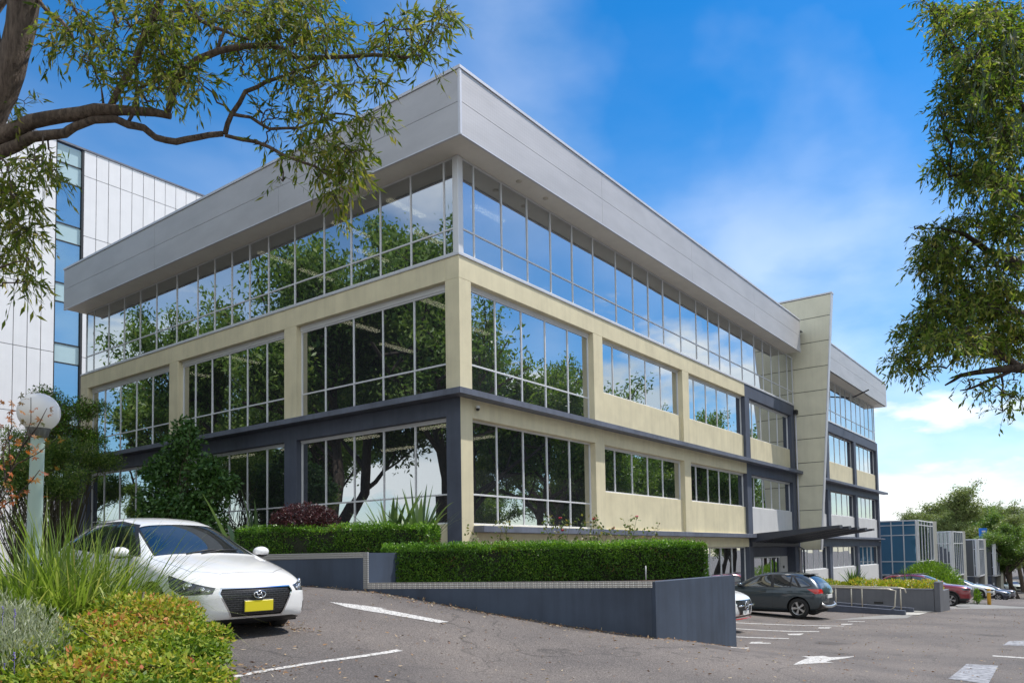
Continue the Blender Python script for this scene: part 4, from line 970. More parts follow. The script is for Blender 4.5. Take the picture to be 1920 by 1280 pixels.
# small hatchback ---------------------------------------------------------
HW = .8975
hatch = dict(W=HW, front=2.17, rear=-2.17, z_belt=.95, wr=.315, axles=(1.30, -1.35), sub=3, handles=(-.25, -1.15), mirror=(.62, .95, 1.0), spokes=5,
  st=[(2.13, .24, .66, .58, .50, .68, .70, .10), (2.02, .19, .77, .64, .56, .735, .775), (1.84, .16, .84, .70, .62, .80, .835), (1.45, .15, .885, .80, .66, .88, .915), (1.05, .15, .90, .89, .70, .94, .975),
      (.93, .15, .90, .915, .69, .965, 1.0), (.42, .15, .90, .935, .63, 1.215, 1.265), (.02, .15, .90, .945, .585, 1.385, 1.425), (-.45, .15, .90, .95, .58, 1.43, 1.47), (-1.0, .15, .90, .96, .575, 1.40, 1.455),
      (-1.45, .16, .895, .975, .555, 1.34, 1.40), (-1.72, .18, .885, .985, .55, 1.25, 1.32), (-1.95, .22, .85, .97, .56, 1.06, 1.12), (-2.06, .26, .80, .90, .60, .96, .98), (-2.13, .30, .70, .80, .52, .86, .87, .05)],
  side_trim=[[(.78, .955), (.05, 1.355), (-.42, 1.40), (-.46, .955)], [(-.44, .955), (-.42, 1.40), (-1.25, 1.36), (-1.70, 1.13), (-1.55, 1.0)]],
  side_glass=[[(.66, .975), (.05, 1.325), (-.40, 1.372), (-.43, .975)], [(-.49, .975), (-.46, 1.372), (-1.22, 1.335), (-1.30, .995)], [(-1.36, 1.0), (-1.29, 1.32), (-1.60, 1.13), (-1.52, 1.02)]],
  doors=(.80, -.46, -1.33), wind=[(.93, .66, 1.0), (.93, -.66, 1.0), (.17, -.535, 1.38), (.17, .535, 1.38)], rearglass=[(-1.62, .46, 1.36), (-1.62, -.46, 1.36), (-1.98, -.56, 1.04), (-1.98, .56, 1.04)],
  bonnet=[(1.93, .0, 1.93, .36), (1.93, 0, 1.93, -.36), (1.93, .36, 1.72, .62), (1.93, -.36, 1.72, -.62), (1.72, .62, .98, .74), (1.72, -.62, .98, -.74)],
  face=[(None, 4, (1, 0, 0), [(2.2, .46, .635), (2.2, .495, .57), (2.2, .345, .275), (2.2, -.345, .275), (2.2, -.495, .57), (2.2, -.46, .635)], 0),
        ('grille', 'grille', (1, 0, 0), [(2.2, .445, .622), (2.2, .475, .57), (2.2, .33, .29), (2.2, -.33, .29), (2.2, -.475, .57), (2.2, -.445, .622)], .012),
        ('headlight', 'lampdark', (.62, .78, .0), [(1.58, .84, .765), (2.09, .47, .635), (2.08, .49, .565), (1.88, .79, .545), (1.68, .85, .62)], .004),
        ('fog_lamp_slot', 'black', (.8, .6, 0), [(1.93, .69, .43), (1.98, .635, .42), (2.0, .63, .31), (1.93, .70, .26), (1.90, .73, .34)], .01),
        (None, 1, (1, 0, 0), [(2.2, .80, .20), (2.2, .52, .262), (2.2, -.52, .262), (2.2, -.80, .20), (2.2, -.80, .05), (2.2, .80, .05)], 0),
        ('tail_light', 'redlamp', (-.7, .7, 0), [(-1.85, .80, .98), (-2.05, .62, .93), (-2.08, .60, .80), (-1.88, .84, .80)], .003)])
white = car_paint('white_car_paint', (.78, .78, .78))
c1 = make_car('hatchback', hatch, (-9.60, -2.93, -1.645), R_(-93.5), white, 'white hatchback with yellow number plate parked behind the leafy garden bed', pitch=.045)
emblem_h(c1, 2.225, .545, 1.25)
bm = bmesh.new(); bm_box(bm, 2.20, 2.222, -.19, .19, .345, .475, .004); pl = obj('number_plate', bm, M['yplate'], c1)
bm = bmesh.new(); bm_box(bm, 2.19, 2.212, -.20, .20, .335, .485, .004); obj('plate_frame', bm, M['lampdark'], c1)
def lens_on(car, part, y, z, r, s):
    """seat a round projector lens on the lamp glass nearest (y, z)"""
    pos = [v.co for o in car.children if o.name.startswith(part) for v in o.data.vertices]
    q = min(pos, key=lambda c: (c.y-y)**2+(c.z-z)**2); bm = bmesh.new()
    bm_lathe(bm, [(r*1.25, -.012), (r*1.3, .006), (r*1.12, .010), (r*1.05, 0)], 24, 'x'); bm_lathe(bm, [(0, .012), (r*.6, .009), (r, 0)], 24, 'x')
    o = obj('lamp_lens', bm, M['lampchrome'], car, True, loc=tuple(q)); o.rotation_euler[2] = s*.75
M['lampchrome'] = plain('lamp_reflector', (.72, .74, .78), .08, .85)
for s in (1, -1):
    lens_on(c1, 'headlight', s*.755, .645, .040, s); lens_on(c1, 'headlight', s*.655, .60, .030, s); lens_on(c1, 'headlight', s*.60, .597, .022, s)
    bm = bmesh.new(); bm_tube(bm, [(.98, s*.1-.2, .99), (.90, s*.1+.1, 1.035), (.86, s*.1+.38, 1.04)], .010, 5); obj('wiper', bm, M['black'], c1)
bm = bmesh.new(); bmesh.ops.create_icosphere(bm, subdivisions=1, radius=.03); obj('label_disc', bm, M['wplate'], c1, loc=(.25, .36, 1.352)).scale = (1, 1, .1)

# crossover with its tail to us ---------------------------------------------
q2 = dict(W=.90, front=2.1, rear=-2.1, z_belt=1.0, wr=.335, axles=(1.28, -1.32), sub=3, handles=(-.15, -1.05), mirror=(.62, .95, 1.08), spokes=5, clad=.0,
  st=[(2.04, .28, .70, .70, .52, .80, .82, .08), (1.9, .22, .80, .80, .60, .90, .93), (1.5, .20, .87, .90, .66, .98, 1.01), (1.05, .20, .90, .97, .69, 1.03, 1.06), (.9, .20, .90, .985, .69, 1.06, 1.09),
      (.40, .20, .90, 1.0, .63, 1.32, 1.36), (.0, .20, .90, 1.01, .60, 1.45, 1.485), (-.5, .20, .90, 1.02, .60, 1.485, 1.525), (-1.05, .20, .90, 1.03, .61, 1.475, 1.52), (-1.50, .22, .895, 1.04, .60, 1.42, 1.47),
      (-1.80, .25, .88, 1.03, .60, 1.27, 1.32), (-1.97, .30, .84, .99, .60, 1.05, 1.09), (-2.03, .34, .78, .88, .62, .95, .98), (-2.06, .38, .70, .80, .56, .88, .90, .05)],
  side_trim=[[(.70, 1.01), (.05, 1.385), (-.42, 1.455), (-.45, 1.01)], [(-.43, 1.01), (-.40, 1.455), (-1.20, 1.42), (-1.78, 1.08), (-1.65, 1.03)]],
  side_glass=[[(.60, 1.03), (.05, 1.355), (-.36, 1.43), (-.40, 1.03)], [(-.50, 1.03), (-.46, 1.43), (-1.03, 1.405), (-1.03, 1.03)], [(-1.08, 1.03), (-1.08, 1.40), (-1.33, 1.035)], [(-1.42, 1.045), (-1.16, 1.39), (-1.30, 1.375), (-1.72, 1.085)]],
  doors=(.78, -.46, -1.22), wind=[(.85, .66, 1.1), (.85, -.66, 1.1), (.14, -.55, 1.45), (.14, .55, 1.45)], rearglass=[(-1.55, .50, 1.40), (-1.55, -.50, 1.40), (-1.86, -.60, 1.10), (-1.86, .60, 1.10)],
  face=[('tail_light', 'redlamp', (-.75, .66, 0), [(-1.62, .86, .985), (-2.0, .56, .975), (-2.02, .54, .84), (-1.80, .80, .82)], .003),
        (None, 1, (-1, 0, 0), [(-2.2, .8, .52), (-2.2, -.8, .52), (-2.2, -.8, .30), (-2.2, .8, .30)], 0),
        ('headlight', 'lamp', (.7, .7, 0), [(1.75, .80, .82), (2.0, .55, .80), (2.0, .55, .70), (1.80, .78, .70)], .004)])
grey = car_paint('slate_blue_car_paint', (.045, .062, .075), .5)
AX, AY = 12.05, -3.8
c2 = make_car('crossover_car', q2, G_(AX, AY, .0), R_(90), grey, 'dark slate crossover parked beside the access ramp with its red tail light towards the road', pitch=-.01)
bm = bmesh.new(); bm_tube(bm, [(-1.95, -.8, .55), (-2.13, -.55, .40), (-2.16, 0, .38), (-2.13, .55, .40), (-1.95, .8, .55)], [.03, .05, .05, .05, .03], 8); obj('bumper_skid', bm, M['alloy'], c2, True)
bm = bmesh.new(); bm_box(bm, -2.12, -2.09, -.26, .26, .66, .78, .004); obj('number_plate', bm, M['wplate'], c2)
bm = bmesh.new(); bm_box(bm, -1.62, -1.40, -.50, .50, 1.435, 1.455, .006); o = obj('roof_spoiler', bm, M['black'], c2)
bm = bmesh.new(); bm_tube(bm, [(-1.02, 0, 1.5), (-1.16, 0, 1.56)], [.025, .012], 6); obj('aerial', bm, M['black'], c2)

# white car with round three-spoke badge, only the nose clears the wall --------------
c3 = make_car('sedan', hatch, G_(2.9, -4.22, -.03), R_(-90), white, 'white car with a round badge whose nose shows past the end of the navy wall')
e = bmesh.new(); bm_tube(e, [(2.235, .105*math.cos(a), .50+.105*math.sin(a)) for a in np.linspace(0, 2*math.pi, 33)], .011, 8, False)
for a in (math.pi/2, math.pi*7/6, math.pi*11/6): bm_tube(e, [(2.24, 0, .50), (2.24, .1*math.cos(a), .50+.1*math.sin(a))], [.016, .006], 6)
obj('badge', e, M['chrome'], c3, True)
bm = bmesh.new(); bm_tube(bm, [(2.23, -.46, .50), (2.235, -.11, .50)], .02, 6); bm_tube(bm, [(2.23, .46, .50), (2.235, .11, .50)], .02, 6); obj('grille_bar', bm, M['chrome'], c3, True)
bm = bmesh.new(); bm_box(bm, 2.20, 2.215, -.19, .19, .28, .38, .004); obj('number_plate', bm, M['wplate'], c3)
bm = bmesh.new(); bm_tube(bm, [(1.98, -.72, .20), (2.16, -.45, .19), (2.2, 0, .19), (2.16, .45, .19), (1.98, .72, .20)], .014, 6); obj('red_lip', bm, M['redlamp'], c3, True)

# red off-road wagon and the row of cars beyond ---------------------------------------
suv = dict(W=.93, front=2.3, rear=-2.3, z_belt=1.08, wr=.365, axles=(1.38, -1.31), sub=2, handles=(-.2, -1.2), mirror=(.72, 1.0, 1.2), spokes=5, rim='twin', clad=.44, cat='car',
  st=[(2.24, .34, .72, .84, .60, .95, .97, .08), (2.1, .26, .86, .92, .70, 1.02, 1.05), (1.7, .22, .92, 1.0, .72, 1.09, 1.12), (1.15, .22, .93, 1.06, .74, 1.13, 1.16), (1.0, .22, .93, 1.07, .74, 1.16, 1.19),
      (.5, .22, .93, 1.08, .68, 1.44, 1.48), (.1, .22, .93, 1.09, .65, 1.60, 1.64), (-.5, .22, .93, 1.10, .65, 1.64, 1.69), (-1.2, .22, .93, 1.11, .64, 1.61, 1.66), (-1.75, .24, .92, 1.12, .62, 1.53, 1.58),
      (-2.05, .28, .90, 1.10, .64, 1.30, 1.34), (-2.18, .34, .84, 1.0, .66, 1.08, 1.10), (-2.25, .40, .74, .9, .6, .98, 1.0, .05)],
  side_trim=[[(.82, 1.09), (.12, 1.52), (-.45, 1.58), (-.45, 1.09)], [(-.43, 1.09), (-.43, 1.58), (-1.6, 1.5), (-1.95, 1.2), (-1.8, 1.11)]],
  side_glass=[[(.70, 1.11), (.12, 1.49), (-.40, 1.55), (-.42, 1.11)], [(-.5, 1.11), (-.48, 1.55), (-1.25, 1.52), (-1.25, 1.11)], [(-1.32, 1.12), (-1.32, 1.50), (-1.58, 1.46), (-1.82, 1.2)]],
  doors=(.84, -.46, -1.3), wind=[(.95, .70, 1.2), (.95, -.70, 1.2), (.22, -.60, 1.6), (.22, .60, 1.6)], rearglass=[(-1.85, .52, 1.52), (-1.85, -.52, 1.52), (-2.1, -.6, 1.2), (-2.1, .6, 1.2)],
  face=[('grille', 'grille', (1, 0, 0), [(2.3, .5, .88), (2.3, .58, .70), (2.3, .40, .50), (2.3, -.40, .50), (2.3, -.58, .70), (2.3, -.5, .88)], .01),
        ('headlight', 'lampdark', (.7, .7, 0), [(1.88, .86, .98), (2.2, .60, .94), (2.2, .58, .84), (1.95, .84, .85)], .004),
        ('tail_light', 'redlamp', (-.7, .7, 0), [(-1.9, .88, 1.12), (-2.15, .65, 1.05), (-2.2, .62, .9), (-1.98, .86, .92)], .003)])
red = car_paint('dark_red_car_paint', (.22, .012, .02), .35)
rz_ = G_(31.45, -5.55)
c4 = make_car('sport_utility_car', suv, rz_, R_(-90), red, 'dark red four wheel drive wagon with black cladding parked beyond the grey planter wall')
for s in (1, -1):
    bm = bmesh.new(); bm_tube(bm, [(.1, s*.60, 1.66), (-1.5, s*.6, 1.66)], .02, 6); obj('roof_rail', bm, M['black'], c4)
sedan = dict(hatch); sedan['sub'] = 2
def row_car(px, py, d, spec, col, rz, label, name='sedan', metal=.4):
    p = at(px, py, d); pm = car_paint(name+'_paint', col, metal)
    return make_car(name, spec, G_(p[0], p[1]), R_(rz), pm, label)
row_car(1801, 1128, 56, sedan, (.74, .75, .76), -90, 'white low car parked between the dark red wagon and the yellow bollard', metal=0)
row_car(1842, 1124, 70, sedan, (.055, .06, .09), -90, 'dark blue grey sedan parked just right of the yellow bollard')
row_car(1858, 1120, 84, suv, (.16, .15, .18), -90, 'grey high wagon parked behind the dark blue grey sedan', 'sport_utility_car')
row_car(1902, 1116, 125, suv, (.62, .64, .56), 205, 'pale off road wagon farthest down the parking row facing the camera', 'sport_utility_car', 0)
# ================================================================ vegetation
def unit(v): return v/np.maximum(np.linalg.norm(v, axis=-1, keepdims=True), 1e-9)
def leaf_geo(P, A, L, W, fold=.25, seed_n=None):
    """P base points, A unit axes, L lengths, W widths -> diamond leaves (one bent quad each)"""
    n = len(P); N = unit(rng.normal(size=(n, 3))+np.array([0, 0, .8])) if seed_n is None else seed_n
    S = unit(np.cross(A, N)); Nn = np.cross(S, A); L = np.broadcast_to(L, (n,))[:, None]; W = np.broadcast_to(W, (n,))[:, None]
    V = np.stack([P, P+A*L*.42+S*W/2-Nn*W*fold, P+A*L-Nn*L*.12, P+A*L*.42-S*W/2-Nn*W*fold], 1)
    return V.reshape(-1, 3), np.arange(n*4).reshape(n, 4)
def leaf_obj(name, P, A, L, W, mat, parent=None, rnd=None, N=None, kind=None):
    V, Fc = leaf_geo(P, A, L, W, seed_n=N); rnd = rng.random(len(P)) if rnd is None else rnd
    o = link(name, np_mesh(name, V, Fc, mat, rnd), parent)
    if kind: o['kind'] = kind
    return o
def rpath(a, b, sag=0.0, wob=.1, n=6):
    a, b = np.array(a, float), np.array(b, float); t = np.linspace(0, 1, n)[:, None]; L_ = np.linalg.norm(b-a)
    w = rng.normal(size=(n, 3))*wob*L_*np.sin(t*np.pi); w[:, 2] += (np.sin(t*np.pi)*sag*L_)[:, 0]
    return a+(b-a)*t+w
def sprays(C, dirs, k, tw_len, leaf, wid, droop=.6, spread=.7, bm=None, tw_r=.004):
    """hanging sprays: a twig from each point C along dirs carrying k leaves; returns base, axis arrays"""
    n = len(C); D = unit(dirs); Ps = []; As = []
    for j in range(k):
        t = (j+.6)/k; g = np.array([0, 0, -1.0]); pos = C+D*tw_len*t+g*tw_len*.45*t*t
        ax = unit(D*(.8)+rng.normal(size=(n, 3))*spread+g*droop*(.4+t))
        Ps.append(pos+rng.normal(size=(n, 3))*.012); As.append(ax)
    if bm is not None:
        for i in range(n):
            q = [C[i]+D[i]*tw_len*t+np.array([0, 0, -1])*tw_len*.45*t*t for t in (0, .5, 1)]; bm_tube(bm, q, [tw_r, tw_r*.8, tw_r*.4], 3, False)
    return np.concatenate(Ps), np.concatenate(As)

def photo_tree(name, label, limbs, blobs, leafm, D, leaf_l, leaf_w, tw_len, per, base, barkm, k=8, jit=.8, grey=None):
    """tree surveyed from the photo: limbs and leaf masses given by their position in it and distance"""
    root = empty(name, base); tag(root, label, 'tree'); off = np.array(base, float)
    bm = bmesh.new(); nodes = []
    for l in limbs:
        pts = []; rr = []
        for q in l:
            d = q[3] if len(q) > 3 else D; pts.append(at(q[0], q[1], d)); rr.append(q[2]*d/FP)
        # refine with a little wander
        P = [pts[0]]; Rr = [rr[0]]
        for i in range(1, len(pts)):
            for t in (.5, 1):
                w = rng.normal(size=3)*.012*(t < 1)*np.linalg.norm(pts[i]-pts[i-1])*2; P.append(pts[i-1]+(pts[i]-pts[i-1])*t+w); Rr.append(rr[i-1]+(rr[i]-rr[i-1])*t)
        bm_tube(bm, [p-off for p in P], Rr, 10 if max(Rr) > .05 else 6)
        nodes += [(p, r) for p, r in zip(P, Rr) if p[2] > -99]
    obj('trunk', bm, barkm, root)
    NP = np.array([n_[0] for n_ in nodes]); bt = bmesh.new(); PP = []; AA = []
    for b in blobs:
        px, py, rx, ry, den = b[:5]; d0 = D+(b[5] if len(b) > 5 else rng.uniform(-.5, .5))
        c = at(px, py, d0); n = max(3, int(per*den*rx*ry/2500))
        near = NP[np.argmin(np.linalg.norm(NP-c, axis=1))]
        path = rpath(near, c, .08, .05, 6); L0 = np.linalg.norm(near-c)
        bm_tube(bt, [p-off for p in path], np.linspace(min(.035, .008+L0*.012), .008, 6), 5, False)
        u = rng.normal(size=(n, 2)); u = u/np.maximum(1, np.linalg.norm(u, axis=1)[:, None]/1.0)*rng.random((n, 1))**.25
        C = np.array([at(px+u[i, 0]*rx, py+u[i, 1]*ry*.85-ry*.12, d0+rng.normal()*jit*.5*min(rx, 60)/60) for i in range(n)])
        # clumps: pull the points together a little
        kk = max(2, n//7); cc = C[rng.integers(0, n, kk)]; idx = np.argmin(np.linalg.norm(C[:, None]-cc[None], axis=2), axis=1); C = C*.55+cc[idx]*.45
        for q in cc:
            bm_tube(bt, [p-off for p in rpath(c, q, .05, .08, 4)], [.009, .007, .006, .004], 4, False)
        dr = (C-c)+rng.normal(size=(n, 3))*.25+np.array([0, 0, -.05]); 
        a_, b_ = sprays(C-off, dr, k, tw_len, leaf_l, leaf_w, bm=bt, tw_r=.0035); PP.append(a_); AA.append(b_)
    PP = np.concatenate(PP); AA = np.concatenate(AA); n = len(PP)
    tag(obj('twigs', bt, barkm, root), kind='stuff')
    L_ = leaf_l*rng.uniform(.6, 1.25, n); leaf_obj('crown', PP, AA, L_, L_*leaf_w/leaf_l*rng.uniform(.8, 1.2, n), leafm, root, np.clip(rng.beta(1.6, 2.2, n), 0, 1))
    return root
# --- near gum tree, upper left
TL = [[(64, -60, 27), (45, 0, 26), (27, 100, 24), (8, 165, 25), (-25, 235, 27), (-70, 420, 32), (-110, 700, 37), (-130, 1000, 42), (-140, 1260, 50)],
      [(-75, 330, 22), (-40, 275, 18), (0, 258, 16), (60, 228, 13), (120, 217, 12), (180, 208, 13), (230, 207, 9), (290, 211, 7.5), (320, 218, 6)],
      [(205, 205, 6), (240, 140, 7), (262, 90, 6.5), (285, 40, 6.5), (305, -40, 6)],
      [(314, 214, 5), (332, 150, 7.5), (370, 112, 6.5), (410, 96, 6), (470, 86, 5), (512, 86, 5), (560, 110, 4.5), (610, 108, 4), (700, 103, 3.5), (760, 108, 2.5), (792, 103, 1.2)],
      [(-75, 340, 14), (-40, 300, 13), (0, 286, 11.5), (60, 257, 9.5), (122, 250, 8.5), (140, 238, 7.5), (175, 225, 7), (215, 223, 7), (240, 234, 7), (270, 240, 6.5), (292, 258, 6), (330, 266, 6), (370, 258, 5.5), (418, 251, 5)],
      [(422, 252, 5), (434, 215, 4.5), (460, 172, 4), (500, 153, 3.5), (560, 132, 2.5), (600, 120, 1.5)], [(434, 214, 3.5), (470, 220, 3), (505, 242, 3), (560, 240, 2.4), (600, 230, 1.2)],
      [(422, 254, 3.5), (480, 266, 3.5), (530, 290, 3), (590, 312, 2.6), (640, 345, 1.4)], [(240, 230, 3), (252, 205, 3.6), (257, 165, 3), (252, 120, 2.2)], [(257, 168, 2.6), (300, 148, 2.5), (345, 143, 2)],
      [(258, 165, 2.5), (275, 190, 2.4), (292, 190, 1.4)], [(195, 202, 2.5), (192, 180, 2), (189, 158, 1)], [(68, -5, 4), (95, 28, 4), (130, 58, 3.5), (138, 75, 3), (120, 88, 2), (97, 89, 1.1)], [(110, -30, 3), (150, 35, 3), (170, 62, 2.5), (205, 88, 1.5)],
      [(190, -30, 3.5), (215, 30, 3), (222, 50, 2)], [(345, 0, 3.5), (375, 38, 3.5), (400, 52, 3.5), (425, 60, 3), (470, 75, 2)], [(408, 95, 3), (420, 60, 3)], [(510, 88, 3), (520, 60, 2.5), (560, 20, 2), (590, -20, 2)], [(0, 120, 6), (-12, 30, 6), (18, -30, 5)]]
TB = [(122, 55, 36, 50, .45), (150, 105, 38, 22, .55), (170, 30, 45, 30, .6), (222, 138, 26, 26, .7), (245, 50, 45, 50, .7), (300, 95, 45, 50, .9), (318, 45, 45, 45, 1), (330, 140, 45, 40, .8), (295, 165, 40, 32, .7), (372, 150, 30, 30, .6), (215, 90, 30, 30, .35),
      (380, 20, 40, 25, .6), (430, 22, 50, 30, .9), (500, 40, 55, 45, 1), (545, 85, 50, 45, .95), (600, 35, 40, 45, .9), (470, 100, 40, 30, .5), (630, 80, 40, 40, .7), (700, 90, 50, 35, .5), (760, 55, 45, 40, .5), (815, 25, 45, 32, .5), (780, 110, 45, 38, .5), (720, 40, 30, 18, .25),
      (850, 45, 20, 25, .3), (690, 150, 36, 34, .5), (590, 165, 36, 30, .7), (640, 165, 36, 30, .5), (545, 140, 36, 24, .4), (580, 225, 28, 36, .8), (620, 225, 36, 24, .7), (650, 275, 40, 28, .8), (685, 225, 26, 26, .7), (600, 285, 40, 26, .7), (548, 290, 30, 18, .35), (500, 265, 26, 20, .25),
      (655, 318, 34, 34, .9), (640, 358, 30, 26, .7), (605, 318, 28, 22, .4), (515, 222, 30, 20, .3), (486, 205, 22, 20, .3), (455, 140, 24, 20, .3), (495, 215, 20, 20, .2), (530, 340, 10, 14, .15),
      (28, 195, 24, 30, .5), (65, 300, 48, 26, .8), (98, 325, 22, 40, .5), (30, 370, 46, 40, 1), (52, 430, 34, 40, .9), (20, 470, 30, 40, .9), (30, 530, 24, 26, .6), (8, 330, 20, 40, .9), (55, 490, 20, 25, .5), (300, -20, 80, 30, .8), (520, -20, 90, 30, .8)]
base = at(-140, 1240, 10.0); t1 = photo_tree('gum_tree', 'gum tree at upper left with a thick leaning trunk and long bare grey limbs', TL, TB, G['gum'], 10.0, .14, .032, .32, 84, G_(base[0], base[1]), M['bark'], k=8)
# --- right-hand tree reaching in from outside
RL = [[(2120, 1330, 60), (2090, 1000, 48), (2060, 700, 40), (2030, 400, 32), (2000, 100, 24), (1990, -100, 18)], [(2055, 720, 22), (1980, 700, 14), (1915, 690, 9), (1860, 694, 6), (1800, 704, 4), (1772, 722, 1.5)], [(1915, 690, 7), (1870, 660, 5), (1820, 640, 4), (1750, 632, 2)],
      [(1935, 693, 6), (1880, 672, 4), (1840, 650, 3), (1790, 668, 2), (1775, 690, 1.2)], [(2040, 560, 16), (1970, 520, 11), (1900, 490, 8), (1850, 470, 6), (1810, 440, 4), (1770, 430, 2)], [(2035, 480, 12), (1950, 400, 9), (1880, 350, 7), (1820, 330, 4), (1780, 330, 2)],
      [(2020, 300, 12), (1940, 220, 8), (1870, 160, 6), (1810, 130, 4), (1770, 60, 2)], [(2045, 640, 12), (1985, 610, 8), (1920, 590, 6), (1860, 570, 4)], [(1905, 690, 4), (1850, 715, 3), (1820, 728, 2), (1800, 732, 1)]]
RB = [(1752, 25, 30, 28, .5), (1800, 45, 45, 34, .6), (1860, 30, 50, 34, .7), (1905, 90, 44, 60, .9), (1830, 110, 50, 36, .7), (1775, 100, 26, 24, .5), (1860, 180, 55, 45, .9), (1790, 170, 34, 30, .6), (1890, 260, 40, 50, .8), (1820, 250, 44, 40, .7), (1775, 215, 24, 30, .5), (1870, 345, 50, 44, .8),
      (1800, 330, 44, 34, .6), (1765, 300, 20, 30, .4), (1900, 420, 36, 40, .8), (1830, 425, 44, 34, .6), (1760, 465, 42, 40, .9), (1735, 500, 28, 22, .6), (1800, 500, 40, 30, .6), (1880, 500, 40, 40, .6), (1715, 430, 14, 14, .2), (1770, 530, 36, 22, .5),
      (1820, 560, 50, 36, 1), (1880, 575, 44, 44, .9), (1770, 590, 44, 32, 1), (1725, 630, 36, 34, .9), (1695, 672, 22, 26, .7), (1722, 695, 26, 14, .5), (1790, 640, 50, 30, .95), (1850, 640, 44, 34, .9), (1905, 640, 30, 44, .8), (1815, 712, 14, 14, .2), (1860, 725, 22, 14, .3), (1900, 712, 16, 14, .2), (1900, 745, 24, 20, .35), (1880, 770, 16, 8, .2)]
base = at(2120, 1420, 9.5); t2 = photo_tree('gum_tree', 'leafy tree at the right edge whose boughs reach in over the car park', RL, RB, G['bough'], 9.5, .085, .024, .22, 340, G_(base[0], base[1]), M['bark2'], k=8, jit=1.0)
P_, A_ = [], []
for px, py, r, n in ((1880, 70, 34, 14), (1845, 150, 34, 10), (1900, 220, 20, 8), (1895, 310, 20, 8)):
    C = np.array([at(px+rng.normal()*r*.6, py+rng.normal()*r*.6, 8.6+rng.normal()*.2) for _ in range(n)]); a_, b_ = sprays(C, rng.normal(size=(n, 3))*.4+np.array([0, 0, -1.0]), 7, .3, .15, .03, droop=1.6, spread=.35); P_.append(a_); A_.append(b_)
P_ = np.concatenate(P_); A_ = np.concatenate(A_); off = np.array(t2.location); leaf_obj('hanging_foliage', P_-off, A_, .13*rng.uniform(.7, 1.2, len(P_)), .028, G['grey'], t2)

# --- prototype trees for the surroundings: recursive limbs and leaf clumps
def grow_tree(h, spread, seed, leafm, nleaf, leaf, barkm, lean=.06, crown0=.35, trunk_r=None, column=False, fork=False):
    r_ = np.random.default_rng(seed); bm = bmesh.new(); tips = []
    R0 = trunk_r or h*.022
    def limb(p, d, L_, r, lev):
        n = 5; pts = [np.array(p)]; dd_ = np.array(d, float)
        for i in range(n):
            dd_ = dd_+r_.normal(size=3)*.13+np.array([0, 0, .04 if lev else .0]); dd_ /= np.linalg.norm(dd_); pts.append(pts[-1]+dd_*L_/n)
        bm_tube(bm, pts, np.linspace(r, r*.55, n+1), 8 if lev == 0 else (5 if lev < 3 else 4), False)
        if lev >= 2: tips.extend(pts[2:])
        if lev >= 3: return
        nb = (7 if lev == 0 else 4) if not column else (16 if lev == 0 else 3)
        for i in range(nb):
            t = (crown0+(1-crown0)*(i+r_.random())/nb) if lev == 0 else .3+.7*(i+r_.random())/nb
            k = min(n-1, int(t*n)); q = pts[k]+(pts[k+1]-pts[k])*(t*n-k); a = r_.random()*6.283; side = np.array([math.cos(a), math.sin(a), 0])
            up = .25+.55*r_.random() if not column else .5
            nd = side*(1-.35*up)+np.array([0, 0, up])+dd_*.25; nd /= np.linalg.norm(nd)
            LL = (spread*(1.0-.55*abs(t-.5)) if lev == 0 else L_*.62)*(.75+.5*r_.random())
            if column and lev == 0: LL = spread*(1.15-t)*(.7+.6*r_.random())
            limb(q, nd, LL, r*(.42 if lev == 0 else .55), lev+1)
        if lev == 0 or fork: limb(pts[-1], dd_, L_*.35, r*.5, lev+1 if lev else 1)
    limb((0, 0, 0), (lean*r_.normal(), lean*r_.normal(), 1), h*.72, R0, 0)
    T = np.array(tips); idx = r_.integers(0, len(T), nleaf); P = T[idx]+r_.normal(size=(nleaf, 3))*np.array([1, 1, .7])*h*.028
    A = unit(r_.normal(size=(nleaf, 3))+np.array([0, 0, -.5])); L_ = leaf*r_.uniform(.6, 1.4, nleaf)
    V, Fc = leaf_geo(P, A, L_, L_*.42); cl = (r_.random(len(T)))[idx]; rnd = np.clip(cl*.55+r_.random(nleaf)*.45, 0, 1)
    return to_mesh(bm, 'trunk', barkm), np_mesh('crown', V, Fc, leafm, rnd)
PROTO = [grow_tree(12, 4.2, 3, G['dark'], 26000, .24, M['bark2']), grow_tree(13, 4.6, 11, G['dark'], 30000, .24, M['bark2'], crown0=.45), grow_tree(15, 3.6, 5, G['bluegum'], 22000, .26, M['bark'], crown0=.4),
         grow_tree(9, 1.5, 8, G['dark'], 12000, .20, M['bark2'], crown0=.12, column=True), grow_tree(13, 4.2, 21, G['dark'], 15000, .2, M['bark'], crown0=.5, trunk_r=.32)]
def plant(k, x, y, s, rz, label, group, name='tree', sz=None):
    r = empty(name, G_(x, y, -.1), rz); tag(r, label, 'tree', group); r.scale = (s, s, sz or s)
    link('trunk', PROTO[k][0], r); link('crown', PROTO[k][1], r); return r
i = 0
GRPV = 'trees across the driveway mirrored in the windows'
SIDE = ((1, -16, 15, 1.35), (0, -21, 19, 1.6), (1, -13.5, 22, 1.35), (0, -18.5, 28, 1.55), (1, -12, 33, 1.2), (0, -23, 35, 1.45), (4, -14, 12, 1.15), (1, -19, 43, 1.1), (0, -13, 50, .75), (1, -25, 54, 1.0), (0, -8.5, 44, .55), (3, -13, 40, .9), (0, -28, 26, 1.5), (1, -14, 62, .7), (4, -21, -9, .9), (1, -24, 2, 1.1), (0, -34, 60, 1.1), (1, -20, 72, .9), (0, -30, 40, 1.2), (1, -6, 66, .7))
